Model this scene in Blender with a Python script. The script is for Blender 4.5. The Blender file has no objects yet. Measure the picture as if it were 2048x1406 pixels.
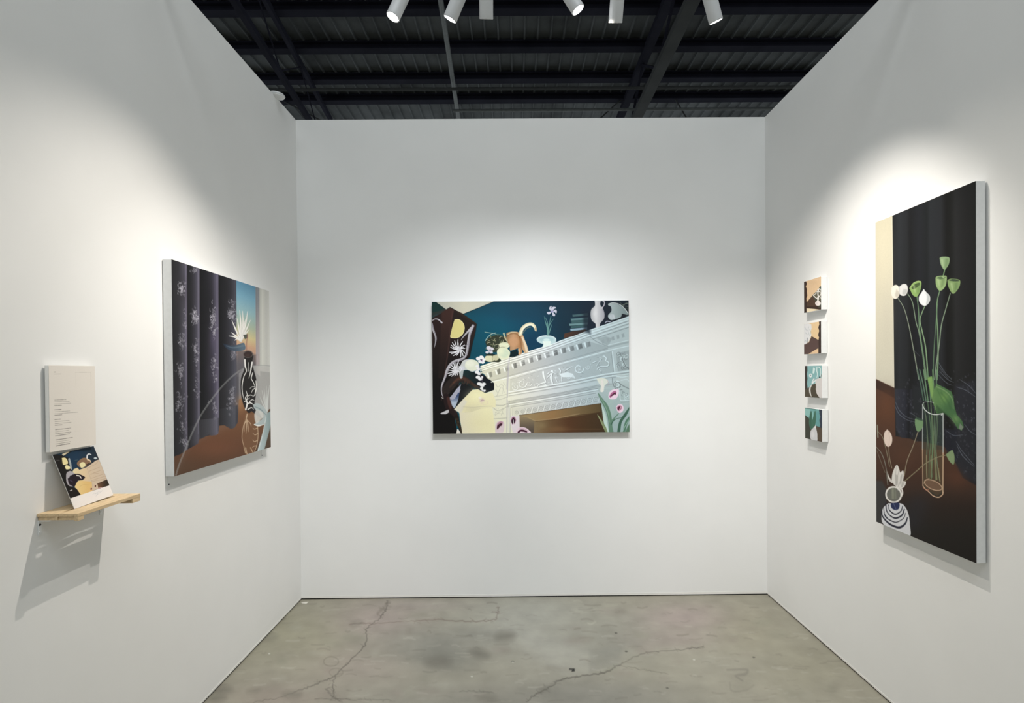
import bpy, bmesh, math, random
import numpy as np
from mathutils import Vector, Matrix

# ------------------------------------------------------------------ camera
C = bpy.context.scene.collection
LEFT, RIGHT, BACK, EYE, TOP = -1.658, 1.9125, 4.2, 1.7246, 3.654
cam_d = bpy.data.cameras.new('camera'); cam = bpy.data.objects.new('camera', cam_d); C.objects.link(cam)
cam_d.sensor_width = 36.0; cam_d.lens = 36.0*1100/2048
cam_d.shift_x = (1024-1038.18)/2048; cam_d.shift_y = (753.21-703)/2048
yaw, pit, rol = math.radians(-0.2834), math.radians(-0.4653), math.radians(0.4908)
Ryaw = Matrix(((math.cos(yaw), math.sin(yaw), 0), (-math.sin(yaw), math.cos(yaw), 0), (0, 0, 1)))
Rpit = Matrix(((1, 0, 0), (0, math.cos(pit), math.sin(pit)), (0, -math.sin(pit), math.cos(pit))))
W2C = Rpit @ Ryaw                                   # world -> camera axes (right, forward, up)
right, fwd, up = Vector(W2C[0]), Vector(W2C[1]), Vector(W2C[2])
c, s = math.cos(rol), math.sin(rol)
r2, u2 = right*c - up*s, up*c + right*s
cam.matrix_world = Matrix(((r2.x, u2.x, -fwd.x, 0), (r2.y, u2.y, -fwd.y, 0), (r2.z, u2.z, -fwd.z, EYE), (0, 0, 0, 1)))
cam_d.clip_start = 0.02; cam_d.clip_end = 200
bpy.context.scene.camera = cam

# ------------------------------------------------------------------ light and exposure
vs = bpy.context.scene.view_settings
vs.view_transform = 'Standard'; vs.look = 'None'; vs.gamma = 1.0; vs.exposure = 0.0; vs.use_curve_mapping = False
world = bpy.data.worlds.new('exhibition_hall_air'); bpy.context.scene.world = world; world.use_nodes = True
world.node_tree.nodes['Background'].inputs[0].default_value = (0.88, 0.97, 1.0, 1)
world.node_tree.nodes['Background'].inputs[1].default_value = 0.52

def area(name, loc, size, power, col):
    d = bpy.data.lights.new(name, 'AREA'); d.shape = 'RECTANGLE'; d.size, d.size_y = size; d.energy = power; d.color = col
    o = bpy.data.objects.new(name, d); C.objects.link(o); o.location = loc; return o
area('ambient_fill_light', (0.1, 1.6, 7.3), (2.5, 2.5), 46, (0.93, 0.98, 1.0))  # added fill lamp, unseen, over the booth to lift the ambient level
area('ambient_fill_light', (0.1, -2.0, 7.3), (5, 3), 245, (0.93, 0.98, 1.0))  # second added fill, unseen, behind the camera

# the six track heads: lens centre, aim point, colour, power, cone degrees, blend
HEADS = [
 ((-0.543, 2.500, 3.335), (-1.66, 2.18, 0.70), (1.0, 0.92, 0.82), 100, 94, 1.0, 'tilted down to the left, warm lit lens facing out'),
 ((-0.285, 2.500, 3.325), (-1.64, 3.20, 0.80), (1.0, 0.95, 0.88), 94, 76, 1.0, 'tilted left, white lit lens seen edge on'),
 ((-0.122, 2.500, 3.325), (-0.22, 4.2, 0.75), (0.96, 0.98, 1.0), 90, 94, 1.0, 'aimed at the end wall, dark lens hidden behind its rim'),
 ((0.290, 2.480, 3.350), (1.91, 2.45, 0.75), (1.0, 0.92, 0.80), 66, 88, 1.0, 'tilted to the right, warm lit lens facing out'),
 ((0.462, 2.500, 3.305), (0.45, 4.2, 0.75), (0.97, 0.98, 1.0), 86, 94, 1.0, 'nearly upright with brightly lit white side'),
 ((0.925, 2.520, 3.320), (1.91, 3.25, 1.00), (1.0, 0.94, 0.86), 145, 90, 1.0, 'rightmost, tilted away towards the small canvases'),
]

# ------------------------------------------------------------------ helpers
def srgb(r, g, b):
    f = lambda v: (v/255/12.92) if v/255 <= .04045 else ((v/255+.055)/1.055)**2.4
    return (f(r), f(g), f(b))
def mat(name, col, rough=0.6, metal=0.0, noise=0.0, nscale=20.0, bump=0.0, emit=None, estr=0.0, stretch=(1, 1, 1), spec=0.5):
    m = bpy.data.materials.new(name); m.use_nodes = True; nt = m.node_tree; n = nt.nodes; b = n['Principled BSDF']
    b.inputs['Roughness'].default_value = rough; b.inputs['Specular IOR Level'].default_value = spec; b.inputs['Metallic'].default_value = metal
    tc = n.new('ShaderNodeTexCoord'); mp = n.new('ShaderNodeMapping'); mp.inputs['Scale'].default_value = stretch
    nz = n.new('ShaderNodeTexNoise'); nz.inputs['Scale'].default_value = nscale; nz.inputs['Detail'].default_value = 5
    nt.links.new(tc.outputs['Object'], mp.inputs[0]); nt.links.new(mp.outputs[0], nz.inputs['Vector'])
    cr = n.new('ShaderNodeValToRGB'); cr.color_ramp.elements[0].position = .3; cr.color_ramp.elements[1].position = .7
    cr.color_ramp.elements[0].color = (*[v*(1-noise) for v in col], 1); cr.color_ramp.elements[1].color = (*[min(1, v*(1+noise)) for v in col], 1)
    nt.links.new(nz.outputs['Fac'], cr.inputs[0]); nt.links.new(cr.outputs[0], b.inputs['Base Color'])
    if bump:
        bp = n.new('ShaderNodeBump'); bp.inputs['Strength'].default_value = bump; bp.inputs['Distance'].default_value = .002
        nt.links.new(nz.outputs['Fac'], bp.inputs['Height']); nt.links.new(bp.outputs[0], b.inputs['Normal'])
    if emit:
        b.inputs['Emission Color'].default_value = (*emit, 1); b.inputs['Emission Strength'].default_value = estr
    return m
def mat_attr(name, rough=0.55, noise=0.0, nscale=200., bump=0.0, spec=0.1):
    m = bpy.data.materials.new(name); m.use_nodes = True; nt = m.node_tree; n = nt.nodes; b = n['Principled BSDF']
    b.inputs['Roughness'].default_value = rough; b.inputs['Specular IOR Level'].default_value = spec
    at = n.new('ShaderNodeAttribute'); at.attribute_name = 'paint'
    tc = n.new('ShaderNodeTexCoord'); nz = n.new('ShaderNodeTexNoise'); nz.inputs['Scale'].default_value = nscale; nz.inputs['Detail'].default_value = 8
    nt.links.new(tc.outputs['Object'], nz.inputs['Vector'])
    mr = n.new('ShaderNodeMapRange'); mr.inputs[1].default_value = .3; mr.inputs[2].default_value = .7
    mr.inputs[3].default_value = 1-noise; mr.inputs[4].default_value = 1+noise
    nt.links.new(nz.outputs['Fac'], mr.inputs[0])
    vm = n.new('ShaderNodeVectorMath'); vm.operation = 'SCALE'
    nt.links.new(at.outputs['Color'], vm.inputs[0]); nt.links.new(mr.outputs[0], vm.inputs['Scale'])
    nt.links.new(vm.outputs[0], b.inputs['Base Color'])
    if bump:
        bp = n.new('ShaderNodeBump'); bp.inputs['Strength'].default_value = bump; bp.inputs['Distance'].default_value = .001
        nt.links.new(nz.outputs['Fac'], bp.inputs['Height']); nt.links.new(bp.outputs[0], b.inputs['Normal'])
    return m
def obj(name, bm, m, parent=None, smooth=False, bevel=0.0):
    me = bpy.data.meshes.new(name)
    if bevel: bmesh.ops.bevel(bm, geom=bm.edges[:], offset=bevel, segments=2, affect='EDGES', profile=.5)
    bmesh.ops.recalc_face_normals(bm, faces=bm.faces[:]); bm.to_mesh(me); bm.free()
    me.materials.append(m)
    if smooth:
        for p in me.polygons: p.use_smooth = True
        me.set_sharp_from_angle(angle=math.radians(40))
    o = bpy.data.objects.new(name, me); C.objects.link(o); o.parent = parent
    return o
def box(bm, x0, x1, y0, y1, z0, z1):
    vs_ = [bm.verts.new(p) for p in ((x0,y0,z0),(x1,y0,z0),(x1,y1,z0),(x0,y1,z0),(x0,y0,z1),(x1,y0,z1),(x1,y1,z1),(x0,y1,z1))]
    for f in ((0,3,2,1),(4,5,6,7),(0,1,5,4),(1,2,6,5),(2,3,7,6),(3,0,4,7)): bm.faces.new([vs_[i] for i in f])
    return bm
def B(*a): return box(bmesh.new(), *a)
def lathe(bm, prof, p0, axis, seg=40):
    """profile of (distance along the axis, radius) spun round the axis"""
    a = Vector(axis).normalized(); t = a.orthogonal().normalized(); b = a.cross(t); p0 = Vector(p0); rings = []
    for d, r in prof:
        rings.append([bm.verts.new(p0 + a*d + (t*math.cos(k*math.tau/seg) + b*math.sin(k*math.tau/seg))*max(r, 1e-5)) for k in range(seg)])
    for i in range(len(rings)-1):
        for k in range(seg): bm.faces.new((rings[i][k], rings[i][(k+1) % seg], rings[i+1][(k+1) % seg], rings[i+1][k]))
    if prof[0][1] > 1e-4: bm.faces.new(rings[0][::-1])
    if prof[-1][1] > 1e-4: bm.faces.new(rings[-1])
    return bm
def tube(p0, p1, r, seg=12, bm=None):
    p0, p1 = Vector(p0), Vector(p1)
    return lathe(bm or bmesh.new(), [(0, r), ((p1-p0).length, r)], p0, p1-p0, seg)
def bar(p0, p1, w, h, bm=None):
    """rectangular bar, w sideways, h upward"""
    bm = bm or bmesh.new(); p0, p1 = Vector(p0), Vector(p1); a = (p1-p0).normalized()
    sd = a.cross(Vector((0, 0, 1))).normalized(); u = sd.cross(a); vv = []
    for p in (p0, p1):
        for i, j in ((-1,-1),(1,-1),(1,1),(-1,1)): vv.append(bm.verts.new(p + sd*i*w/2 + u*j*h/2))
    for f in ((3,2,1,0),(4,5,6,7),(0,1,5,4),(1,2,6,5),(2,3,7,6),(3,0,4,7)): bm.faces.new([vv[i] for i in f])
    return bm
def tag(o, label=None, cat=None, group=None, kind=None):
    if label: o['label'] = label
    if cat: o['category'] = cat
    if group: o['group'] = group
    if kind: o['kind'] = kind
    return o
def thing(name, loc, label, cat, group=None):
    o = bpy.data.objects.new(name, None); C.objects.link(o); o.location = loc; o.empty_display_size = .1
    tag(o, label, cat, group); return o
def struct(name, bm, m): return tag(obj(name, bm, m), kind='structure')
def keep(o, parent):
    """parent while the mesh is written in world coordinates"""
    o.parent = parent; o.matrix_parent_inverse = Matrix.Translation(-parent.location); return o
def rebase(root):
    """shift child meshes so that they are in their thing's own coordinates"""
    for ch in root.children_recursive:
        if ch.type == 'MESH' and not ch.get('_based'):
            ch.data.transform(Matrix.Translation(-root.location))

# ------------------------------------------------------------------ painter: colours laid on a fine canvas mesh
def homog(src, dst):
    A = []; bb = []
    for (x, y), (u, v) in zip(src, dst):
        A.append([x, y, 1, 0, 0, 0, -u*x, -u*y]); bb.append(u)
        A.append([0, 0, 0, x, y, 1, -v*x, -v*y]); bb.append(v)
    h = np.linalg.solve(np.array(A, float), np.array(bb, float)); return np.append(h, 1).reshape(3, 3)
def spline(pts, vals, n=7):
    P = np.array(pts, float); V = np.interp(np.linspace(0, 1, len(P)), np.linspace(0, 1, len(vals)), vals)
    if len(P) < 3: return P, V
    Q = np.vstack([2*P[0]-P[1], P, 2*P[-1]-P[-2]]); out = []; ov = []
    for i in range(len(P)-1):
        p0, p1, p2, p3 = Q[i:i+4]
        for t in np.arange(n)/n:
            out.append(.5*((2*p1)+(-p0+p2)*t+(2*p0-5*p1+4*p2-p3)*t*t+(-p0+3*p1-3*p2+p3)*t**3)); ov.append(V[i]*(1-t)+V[i+1]*t)
    out.append(P[-1]); ov.append(V[-1]); return np.array(out), np.array(ov)
class Art:
    def __init__(self, nx, ny, corners, base, soft=1.0):
        """corners: the sketch coordinates of top-left, top-right, bottom-right, bottom-left"""
        self.nx, self.ny = nx, ny
        u, v = np.meshgrid(np.linspace(0, 1, nx), np.linspace(0, 1, ny)); u = u.ravel(); v = v.ravel()
        Hm = homog([(0, 0), (1, 0), (1, 1), (0, 1)], corners); w = Hm[2, 0]*u+Hm[2, 1]*v+1
        self.x = (Hm[0, 0]*u+Hm[0, 1]*v+Hm[0, 2])/w; self.y = (Hm[1, 0]*u+Hm[1, 1]*v+Hm[1, 2])/w
        self.c = np.tile(np.array(base, float), (len(u), 1)); self.soft = soft; self.T = lambda p: p; self.sat = .88
    def _sel(self, P, m):
        return np.nonzero((self.x > P[:, 0].min()-m) & (self.x < P[:, 0].max()+m) & (self.y > P[:, 1].min()-m) & (self.y < P[:, 1].max()+m))[0]
    def _mix(self, idx, al, col):
        if callable(col): col = col(self.x[idx], self.y[idx])
        col = np.array(col, float); self.c[idx] = self.c[idx]*(1-al[:, None]) + col*al[:, None]
    def poly(self, pts, col, soft=None, a=1.0, smooth=False):
        P = np.array([self.T(p) for p in pts], float); s_ = soft or self.soft
        if smooth: P, _ = spline(list(P)+[P[0]], [0, 0], 6); P = P[:-1]
        idx = self._sel(P, s_*1.5)
        if not len(idx): return
        x, y = self.x[idx], self.y[idx]; d = np.full(len(idx), 1e9); ins = np.zeros(len(idx), bool)
        for i in range(len(P)):
            x0, y0 = P[i]; x1, y1 = P[(i+1) % len(P)]; ex, ey = x1-x0, y1-y0; L = ex*ex+ey*ey+1e-9
            t = np.clip(((x-x0)*ex+(y-y0)*ey)/L, 0, 1); d = np.minimum(d, (x-x0-t*ex)**2+(y-y0-t*ey)**2)
            cr = (y0 > y) != (y1 > y)
            ins ^= cr & (x < (x1-x0)*(y-y0)/((y1-y0) if abs(y1-y0) > 1e-9 else 1e-9)+x0)
        d = np.sqrt(d)*np.where(ins, -1, 1); self._mix(idx, a*np.clip(.5-d/s_, 0, 1), col)
    def stroke(self, pts, w, col, soft=None, a=1.0, curve=True):
        P = [self.T(p) for p in pts]; w = [w] if np.isscalar(w) else list(w); w = w*2 if len(w) == 1 else w; s_ = soft or self.soft
        if curve: P, R = spline(P, w)
        else: P = np.array(P, float); R = np.interp(np.linspace(0, 1, len(P)), np.linspace(0, 1, len(w)), w)
        R = R/2; idx = self._sel(P, R.max()+s_*1.5)
        if not len(idx): return
        x, y = self.x[idx], self.y[idx]; d = np.full(len(idx), 1e9)
        for i in range(len(P)-1):
            x0, y0 = P[i]; x1, y1 = P[i+1]; ex, ey = x1-x0, y1-y0; L = ex*ex+ey*ey+1e-9
            t = np.clip(((x-x0)*ex+(y-y0)*ey)/L, 0, 1)
            d = np.minimum(d, np.sqrt((x-x0-t*ex)**2+(y-y0-t*ey)**2)-(R[i]*(1-t)+R[i+1]*t))
        self._mix(idx, a*np.clip(.5-d/s_, 0, 1), col)
    def crack(self, pts, w, col, soft, a, seed=1):
        P, _ = spline(pts, [0, 0], 9); q = random.Random(seed); P = [(x+q.uniform(-3, 3), y+q.uniform(-2.2, 2.2)) for x, y in P]
        self.stroke(P, [w_*q.uniform(.6, 1.3) for w_ in w for _ in range(5)], col, soft, a, False)
        for k in range(len(P)//4):
            x, y = q.choice(P); self.stroke([(x, y), (x+q.uniform(-9, 9), y+q.uniform(-6, 6)), (x+q.uniform(-16, 16), y+q.uniform(-9, 9))], w[0]*.6, col, soft, a*.6, False)
    def ell(self, cx, cy, rx, ry, col, rot=0, soft=None, a=1.0):
        k = np.linspace(0, math.tau, 28)[:-1]; r = math.radians(rot)
        self.poly([(cx+rx*math.cos(t)*math.cos(r)-ry*math.sin(t)*math.sin(r), cy+rx*math.cos(t)*math.sin(r)+ry*math.sin(t)*math.cos(r)) for t in k], col, soft, a)
    def ring(self, cx, cy, rx, ry, w, col, a0=0, a1=360, rot=0, a=1.0, soft=None):
        r = math.radians(rot); n = max(6, int(abs(a1-a0)/14)); k = np.radians(np.linspace(a0, a1, n))
        self.stroke([(cx+rx*math.cos(t)*math.cos(r)-ry*math.sin(t)*math.sin(r), cy+rx*math.cos(t)*math.sin(r)+ry*math.sin(t)*math.cos(r)) for t in k], w, col, soft, a, curve=False)
    def blob(self, cx, cy, rx, ry, col, a=.5):
        cx, cy = self.T((cx, cy)); d = ((self.x-cx)/rx)**2+((self.y-cy)/ry)**2; idx = np.nonzero(d < 6)[0]
        self._mix(idx, a*np.exp(-d[idx]), col)
    def linear(self, gain=1.0):
        c = self.c; g = c@np.array([.3, .59, .11]); c = c*self.sat+g[:, None]*(1-self.sat)
        v = np.clip(c, 0, 255)/255
        return np.clip(np.where(v <= .04045, v/12.92, ((v+.055)/1.055)**2.4)*gain, 0, .92)
    def mesh(self, name, p00, p10, p11, p01, m, parent, gain=1.0, curl=None):
        nx, ny = self.nx, self.ny
        u, v = np.meshgrid(np.linspace(0, 1, nx), np.linspace(0, 1, ny)); u = u.ravel()[:, None]; v = v.ravel()[:, None]
        p00, p10, p11, p01 = [np.array(p, float) for p in (p00, p10, p11, p01)]
        co = p00*(1-u)*(1-v)+p10*u*(1-v)+p11*u*v+p01*(1-u)*v
        i = np.arange(ny-1)[:, None]*nx+np.arange(nx-1)[None, :]; q = np.stack([i, i+nx, i+nx+1, i+1], -1).reshape(-1, 4)
        me = bpy.data.meshes.new(name); me.vertices.add(len(co)); me.vertices.foreach_set('co', co.astype(np.float32).ravel())
        me.loops.add(q.size); me.loops.foreach_set('vertex_index', q.astype(np.int32).ravel())
        me.polygons.add(len(q)); me.polygons.foreach_set('loop_start', (np.arange(len(q))*4).astype(np.int32))
        me.update(calc_edges=True)
        at = me.color_attributes.new('paint', 'FLOAT_COLOR', 'POINT'); rgba = np.ones((len(co), 4), np.float32); rgba[:, :3] = self.linear(gain)
        at.data.foreach_set('color', rgba.ravel()); me.materials.append(m)
        o = bpy.data.objects.new(name, me); C.objects.link(o); o.parent = parent; return o
def lerp(a, b, t):
    t = np.clip(t, 0, 1)[:, None] if not np.isscalar(t) else t
    return np.array(a, float)*(1-t)+np.array(b, float)*t
def ramp(v, stops):
    xs = [s_[0] for s_ in stops]; return np.stack([np.interp(v, xs, [s_[1][k] for s_ in stops]) for k in range(3)], -1)

# ------------------------------------------------------------------ materials
M_WALL = mat('matte_white_wall_paint', (.80, .80, .79), .9, noise=.012, nscale=3, bump=.0, spec=.2)
M_STRIP = mat('white_wall_edge_tape', (.78, .77, .74), .7, noise=.03, nscale=12)
M_GAP = mat('gap_shade_black', (.006, .006, .005), .95)  # near-black colour stands in for the shade between walls and floor
M_CANVAS = mat('primed_canvas_edge', (.72, .73, .73), .85, noise=.03, nscale=60, bump=.2)
M_PAINT = mat_attr('oil_paint', .6, .03, 160, .0)
M_PRINT = mat_attr('printed_paper', .45, .01, 300)
M_FOAM = mat('foam_board', (.80, .79, .76), .8, noise=.01)
M_WOOD = mat('pale_pine', (.62, .46, .27), .6, noise=.16, nscale=14, stretch=(9, 1, 9), bump=.1)
M_WMETAL = mat('white_painted_metal', (.78, .79, .79), .35)
M_SCREW = mat('black_screw', (.02, .02, .02), .4, .6)
M_LAMP = mat('white_powder_coat', (.62, .63, .64), .4)
M_RIM = mat('dark_baffle', (.05, .05, .05), .5)
M_WARM = mat('warm_led_lens', (.9, .85, .7), .3, emit=(1, .84, .62), estr=28)
M_COOL = mat('white_led_lens', (.9, .9, .9), .3, emit=(.97, .99, 1), estr=18)
M_DECK = mat('dark_painted_roof_deck', (.15, .158, .165), .75, noise=.35, nscale=1.3, spec=.1)
M_STEEL = mat('dark_painted_steel', (.028, .028, .042), .8, noise=.2, nscale=2, spec=.05)
M_STEEL2 = mat('grey_black_steel', (.085, .087, .088), .7, noise=.15, nscale=2, spec=.1)
M_PIPE = mat('grey_conduit', (.16, .17, .17), .45, noise=.1)

# ------------------------------------------------------------------ the booth
TH = .10; FRONT = -.9
struct('wall_back', B(LEFT-TH, RIGHT+TH, BACK, BACK+TH, .009, TOP), M_WALL)
struct('wall_left', B(LEFT-TH, LEFT, FRONT, BACK, .009, TOP), M_WALL)
struct('wall_right', B(RIGHT, RIGHT+TH, FRONT, BACK, .009, TOP), M_WALL)
struct('gap_shade_1', B(LEFT-TH, RIGHT+TH, BACK+.004, BACK+TH, 0, .009), M_GAP)  # black strips put the shade of the gap under the walls into colour
struct('gap_shade_2', B(LEFT-TH, LEFT-.004, FRONT, BACK, 0, .009), M_GAP)
struct('gap_shade_3', B(RIGHT+.004, RIGHT+TH, FRONT, BACK, 0, .009), M_GAP)
struct('baseboard_back', B(LEFT, RIGHT, BACK-.0012, BACK, .009, .026), M_STRIP)
struct('baseboard_left', B(LEFT, LEFT+.0012, FRONT, BACK-.0012, .009, .020), M_STRIP)
struct('baseboard_right', B(RIGHT-.0012, RIGHT, FRONT, BACK-.0012, .009, .020), M_STRIP)

# floor: one concrete slab, fine mesh where it is seen
def floor_art():
    x0, x1, y0, y1 = -2.3, 2.5, 2.3, 4.3
    pts = [(-1.658, 4.2), (1.9125, 4.2), (1.9094, 2.8165), (-1.6564, 2.885)]; px = [(603, 1198), (1536, 1189), (1778, 1406), (408, 1406)]
    Hm = homog(pts, px)
    def to(x, y):
        w = Hm[2, 0]*x+Hm[2, 1]*y+1; return ((Hm[0, 0]*x+Hm[0, 1]*y+Hm[0, 2])/w, (Hm[1, 0]*x+Hm[1, 1]*y+Hm[1, 2])/w)
    A = Art(1100, 260, [to(x0, y1), to(x1, y1), to(x1, y0), to(x0, y0)], (150, 146, 130), 1.3)
    b = A.blob
    for a in ((520,1260,150,60,(146,143,118),.6), (640,1290,60,60,(150,147,122),.5), (760,1240,90,40,(158,143,138),.75), (720,1330,110,45,(150,138,130),.6),
              (870,1290,110,40,(128,127,118),.8), (890,1320,60,25,(112,112,103),.7), (970,1270,60,18,(120,120,112),.5), (1060,1230,130,50,(168,168,158),.75),
              (1100,1300,100,60,(158,157,147),.5), (1230,1285,80,40,(130,130,120),.6), (1260,1240,90,20,(140,140,128),.4), (1370,1235,90,30,(160,144,140),.75),
              (1350,1280,90,20,(155,141,136),.5), (1500,1260,60,60,(148,142,120),.5), (1600,1330,110,60,(142,138,118),.6), (1450,1330,120,30,(148,145,132),.4),
              (1000,1400,420,40,(128,126,117),.6), (560,1400,110,35,(150,135,125),.5), (1200,1390,140,30,(124,123,116),.5), (850,1210,90,12,(158,148,142),.5)): b(*a)
    A.T = lambda p: (400+p[0]/1.463, 1160+p[1]/1.463); D = (78, 74, 66); rr = random.Random(4)
    A.poly([(880,120),(1142,200),(1142,272),(1060,268),(960,200)], (172,172,163), 26, .35)
    A.poly([(1142,205),(1240,190),(1230,250),(1142,272)], (128,128,120), 10, .4)
    A.crack([(550,58),(545,85),(528,110),(490,140),(487,185),(440,235),(405,272),(392,300),(395,340)], [1.6,2.2,1.6], D, 1.6, .6)
    A.crack([(555,60),(540,80),(520,100)], [4,4], (120,112,102), 4, .5)
    A.crack([(1480,195),(1400,205),(1300,215),(1225,250),(1190,270),(1120,280),(1060,292),(1020,318),(985,335),(960,356)], [1.5,2.4,2], D, 1.6, .65)
    A.crack([(1225,250),(1300,262),(1370,275)], [1.2,1.2], D, 1.6, .35)
    A.crack([(440,128),(520,126),(610,120),(690,115),(780,120),(860,116),(872,100),(876,80)], [1.6,2.2,1.6], (110,95,86), 2, .6)
    A.crack([(160,356),(230,345),(300,320),(350,300),(400,280)], [1.3,2], D, 1.6, .5); A.crack([(340,347),(470,350),(560,352)], [1.4,1.4], D, 1.6, .5)
    A.crack([(370,318),(380,330),(395,345),(410,352)], [2,2], D, 2, .5)
    A.crack([(765,325),(820,326),(860,330)], [1.4,1.4], D, 2, .4)
    for q in ((70,322,24,9),(158,323,18,4),(270,335,26,9),(55,345,20,8),(460,127,14,4),(700,240,40,16),(820,215,30,12),(1010,320,14,5),(840,345,30,12),(895,165,30,14)):
        A.ell(*q, (104,100,90), rr.uniform(-12,12), 16, .6)
    A.ring(385,238,22,14,2,(112,108,95),a=.5); A.ring(400,270,20,12,2,(112,108,95),a=.4)
    A.stroke([(1545,263),(1600,262),(1598,275),(1570,280),(1590,295)], [4,6,3], (118,114,104), 3, .55)
    A.stroke([(1552,300),(1560,325),(1600,322),(1622,308)], 2.5, (120,116,106), 3, .45)
    A.poly([(1083,258),(1100,259),(1099,267),(1090,268),(1091,263),(1083,264)], (22,22,20), 1)
    for q in ((1250,209),(1220,155),(918,238),(1622,226),(1370,316)): A.ell(*q, 4, 2, (60,58,52), 0, 1.5, .8)
    for q in ((203,215),(1448,233),(798,282),(918,240)): A.ell(*q, 3, 1.6, (215,213,205), 0, 1.5, .8)
    A.poly([(296,64),(318,62),(312,68),(300,67)], (225,222,212), 1)
    for k in range(420):
        x = rr.uniform(0, 2048); y = rr.uniform(60, 360); l = rr.uniform(8, 46)
        A.stroke([(x, y), (x+l*.5, y+rr.uniform(-3, 3)), (x+l, y+rr.uniform(-4, 4))], rr.uniform(.8, 3.4), (172,168,154) if rr.random() < .45 else (112,107,97), 2.6, rr.uniform(.12, .45))
    for k in range(90):
        x = rr.uniform(0, 2048); y = rr.uniform(60, 360); A.ell(x, y, rr.uniform(8,40), rr.uniform(3,12), rr.choice([(120,115,104),(166,164,150),(140,128,120),(128,130,112)]), rr.uniform(-8,8), 14, rr.uniform(.15,.4))
    m = mat_attr('stained_polished_concrete', .5, .10, 7, .0, .3)
    o = A.mesh('floor', (x0, y1, 0), (x1, y1, 0), (x1, y0, 0), (x0, y0, 0), m, None, .89)
    # surrounding slab joined into the same mesh
    bm = bmesh.new(); bm.from_mesh(o.data); lay = bm.verts.layers.float_color.get('paint'); E_ = 16
    for (a, b_, c_, d_) in ((-E_, E_, y1, E_), (-E_, E_, -E_, y0), (-E_, x0, y0, y1), (x1, E_, y0, y1)):
        q = [bm.verts.new(p) for p in ((a, c_, 0), (b_, c_, 0), (b_, d_, 0), (a, d_, 0))]
        for v in q: v[lay] = (*srgb(146, 142, 126), 1)
        bm.faces.new(q)
    for f in bm.faces:
        f.normal_update()
        if f.normal.z < 0: f.normal_flip()
    bm.to_mesh(o.data); bm.free(); tag(o, kind='structure')
floor_art()

# ceiling: dark ribbed deck over purlins, far above the booth
bm = bmesh.new(); zc = 8.17; n = 0; x = -14.0; prof = []
while x < 14: prof += [(x, zc), (x+.19, zc), (x+.20, zc-.05), (x+.225, zc-.05), (x+.235, zc)]; x += .25
rows = [[bm.verts.new((px_, yy, pz)) for px_, pz in prof] for yy in (-14, 16)]
for i in range(len(prof)-1): bm.faces.new((rows[0][i], rows[0][i+1], rows[1][i+1], rows[1][i]))
struct('ceiling', bm, M_DECK)
def ibeam(p0, p1, h, w):
    bm = bar(p0, p1, .02, h)
    for dz in (-h/2, h/2): bar(Vector(p0)+Vector((0, 0, dz)), Vector(p1)+Vector((0, 0, dz)), w, .025, bm)
    return bm
for k in range(5):
    y = 9.60 + 1.13*(k-1) if k < 4 else 12.75
    o = obj('roof_purlin', ibeam((-13.5, y, 8.05), (13.5, y, 8.05), .13, .20), M_STEEL)
    tag(o, ['dark roof purlin along the top edge of the photo, nearest of all', 'dark roof purlin crossing just above the spotlight heads', 'dark roof purlin crossing below the spotlight heads',
            'dark roof purlin nearer the far wall, third band up from the wall top', 'dark roof purlin farthest back, lowest band just over the end wall'][k], 'roof beam', None)
def truss(p0, p1, label, w, m):
    p0, p1 = Vector(p0), Vector(p1); t = thing('roof_truss', p0, label, 'roof truss')
    a = obj('bottom_chord', bar(p0, p1, w, .10), m, None)
    b = obj('top_chord', bar(p0+Vector((0, 0, .85)), p1+Vector((0, 0, .85)), w*.8, .12), M_STEEL, None)
    ws = []; nseg = 7
    for k in range(nseg):
        q0 = p0.lerp(p1, k/nseg); q1 = p0.lerp(p1, (k+1)/nseg)
        e0, e1 = (q0+Vector((0,0,.06)), q1+Vector((0,0,.80))) if k % 2 == 0 else (q0+Vector((0,0,.80)), q1+Vector((0,0,.06)))
        ws.append(obj('web_brace', bar(e0, e1, w*.22, w*.22), M_STEEL, None))
    for o in [a, b]+ws: o.data.transform(Matrix.Translation(-p0)); o.parent = t
truss((2.60, 5.0, 7.1), (2.60, 13.6, 7.1), 'dark steel roof truss running away from the viewer right of centre', .20, M_STEEL2)
truss((-3.75, 5.0, 7.1), (-4.5, 13.6, 7.1), 'dark steel roof truss running away from the viewer over the left wall', .09, M_STEEL)
tag(obj('conduit_pipe', tube((-1.05, 6.0, 7.6), (-1.35, 14.6, 7.6), .045), M_PIPE), 'thin grey conduit pipe running back under the dark roof left of centre', 'pipe')
tag(obj('sprinkler_pipe', tube((-12, 11.15, 7.45), (13, 11.15, 7.45), .03), M_STEEL2), 'thin dark sprinkler pipe crossing under the roof, upper of the two', 'pipe')
tag(obj('sprinkler_pipe', tube((-1.3, 11.75, 7.30), (13, 11.75, 7.30), .03), M_PIPE), 'thin pipe crossing under the roof just over the end wall', 'pipe')
tag(obj('cross_brace', tube((1.926, 12.70, 7.50), (2.473, 12.72, 7.99), .016), M_STEEL2), 'thin slanting brace left of the roof truss foot', 'brace')
tag(obj('cross_brace', tube((3.722, 12.72, 7.99), (3.998, 12.70, 7.50), .016), M_STEEL2), 'thin slanting brace right of the roof truss foot', 'brace')
tag(obj('cross_brace', tube((-5.277, 12.72, 7.99), (-4.361, 12.70, 7.50), .016), M_STEEL2), 'thin slanting brace beside the white disc in the left corner', 'brace')

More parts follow.
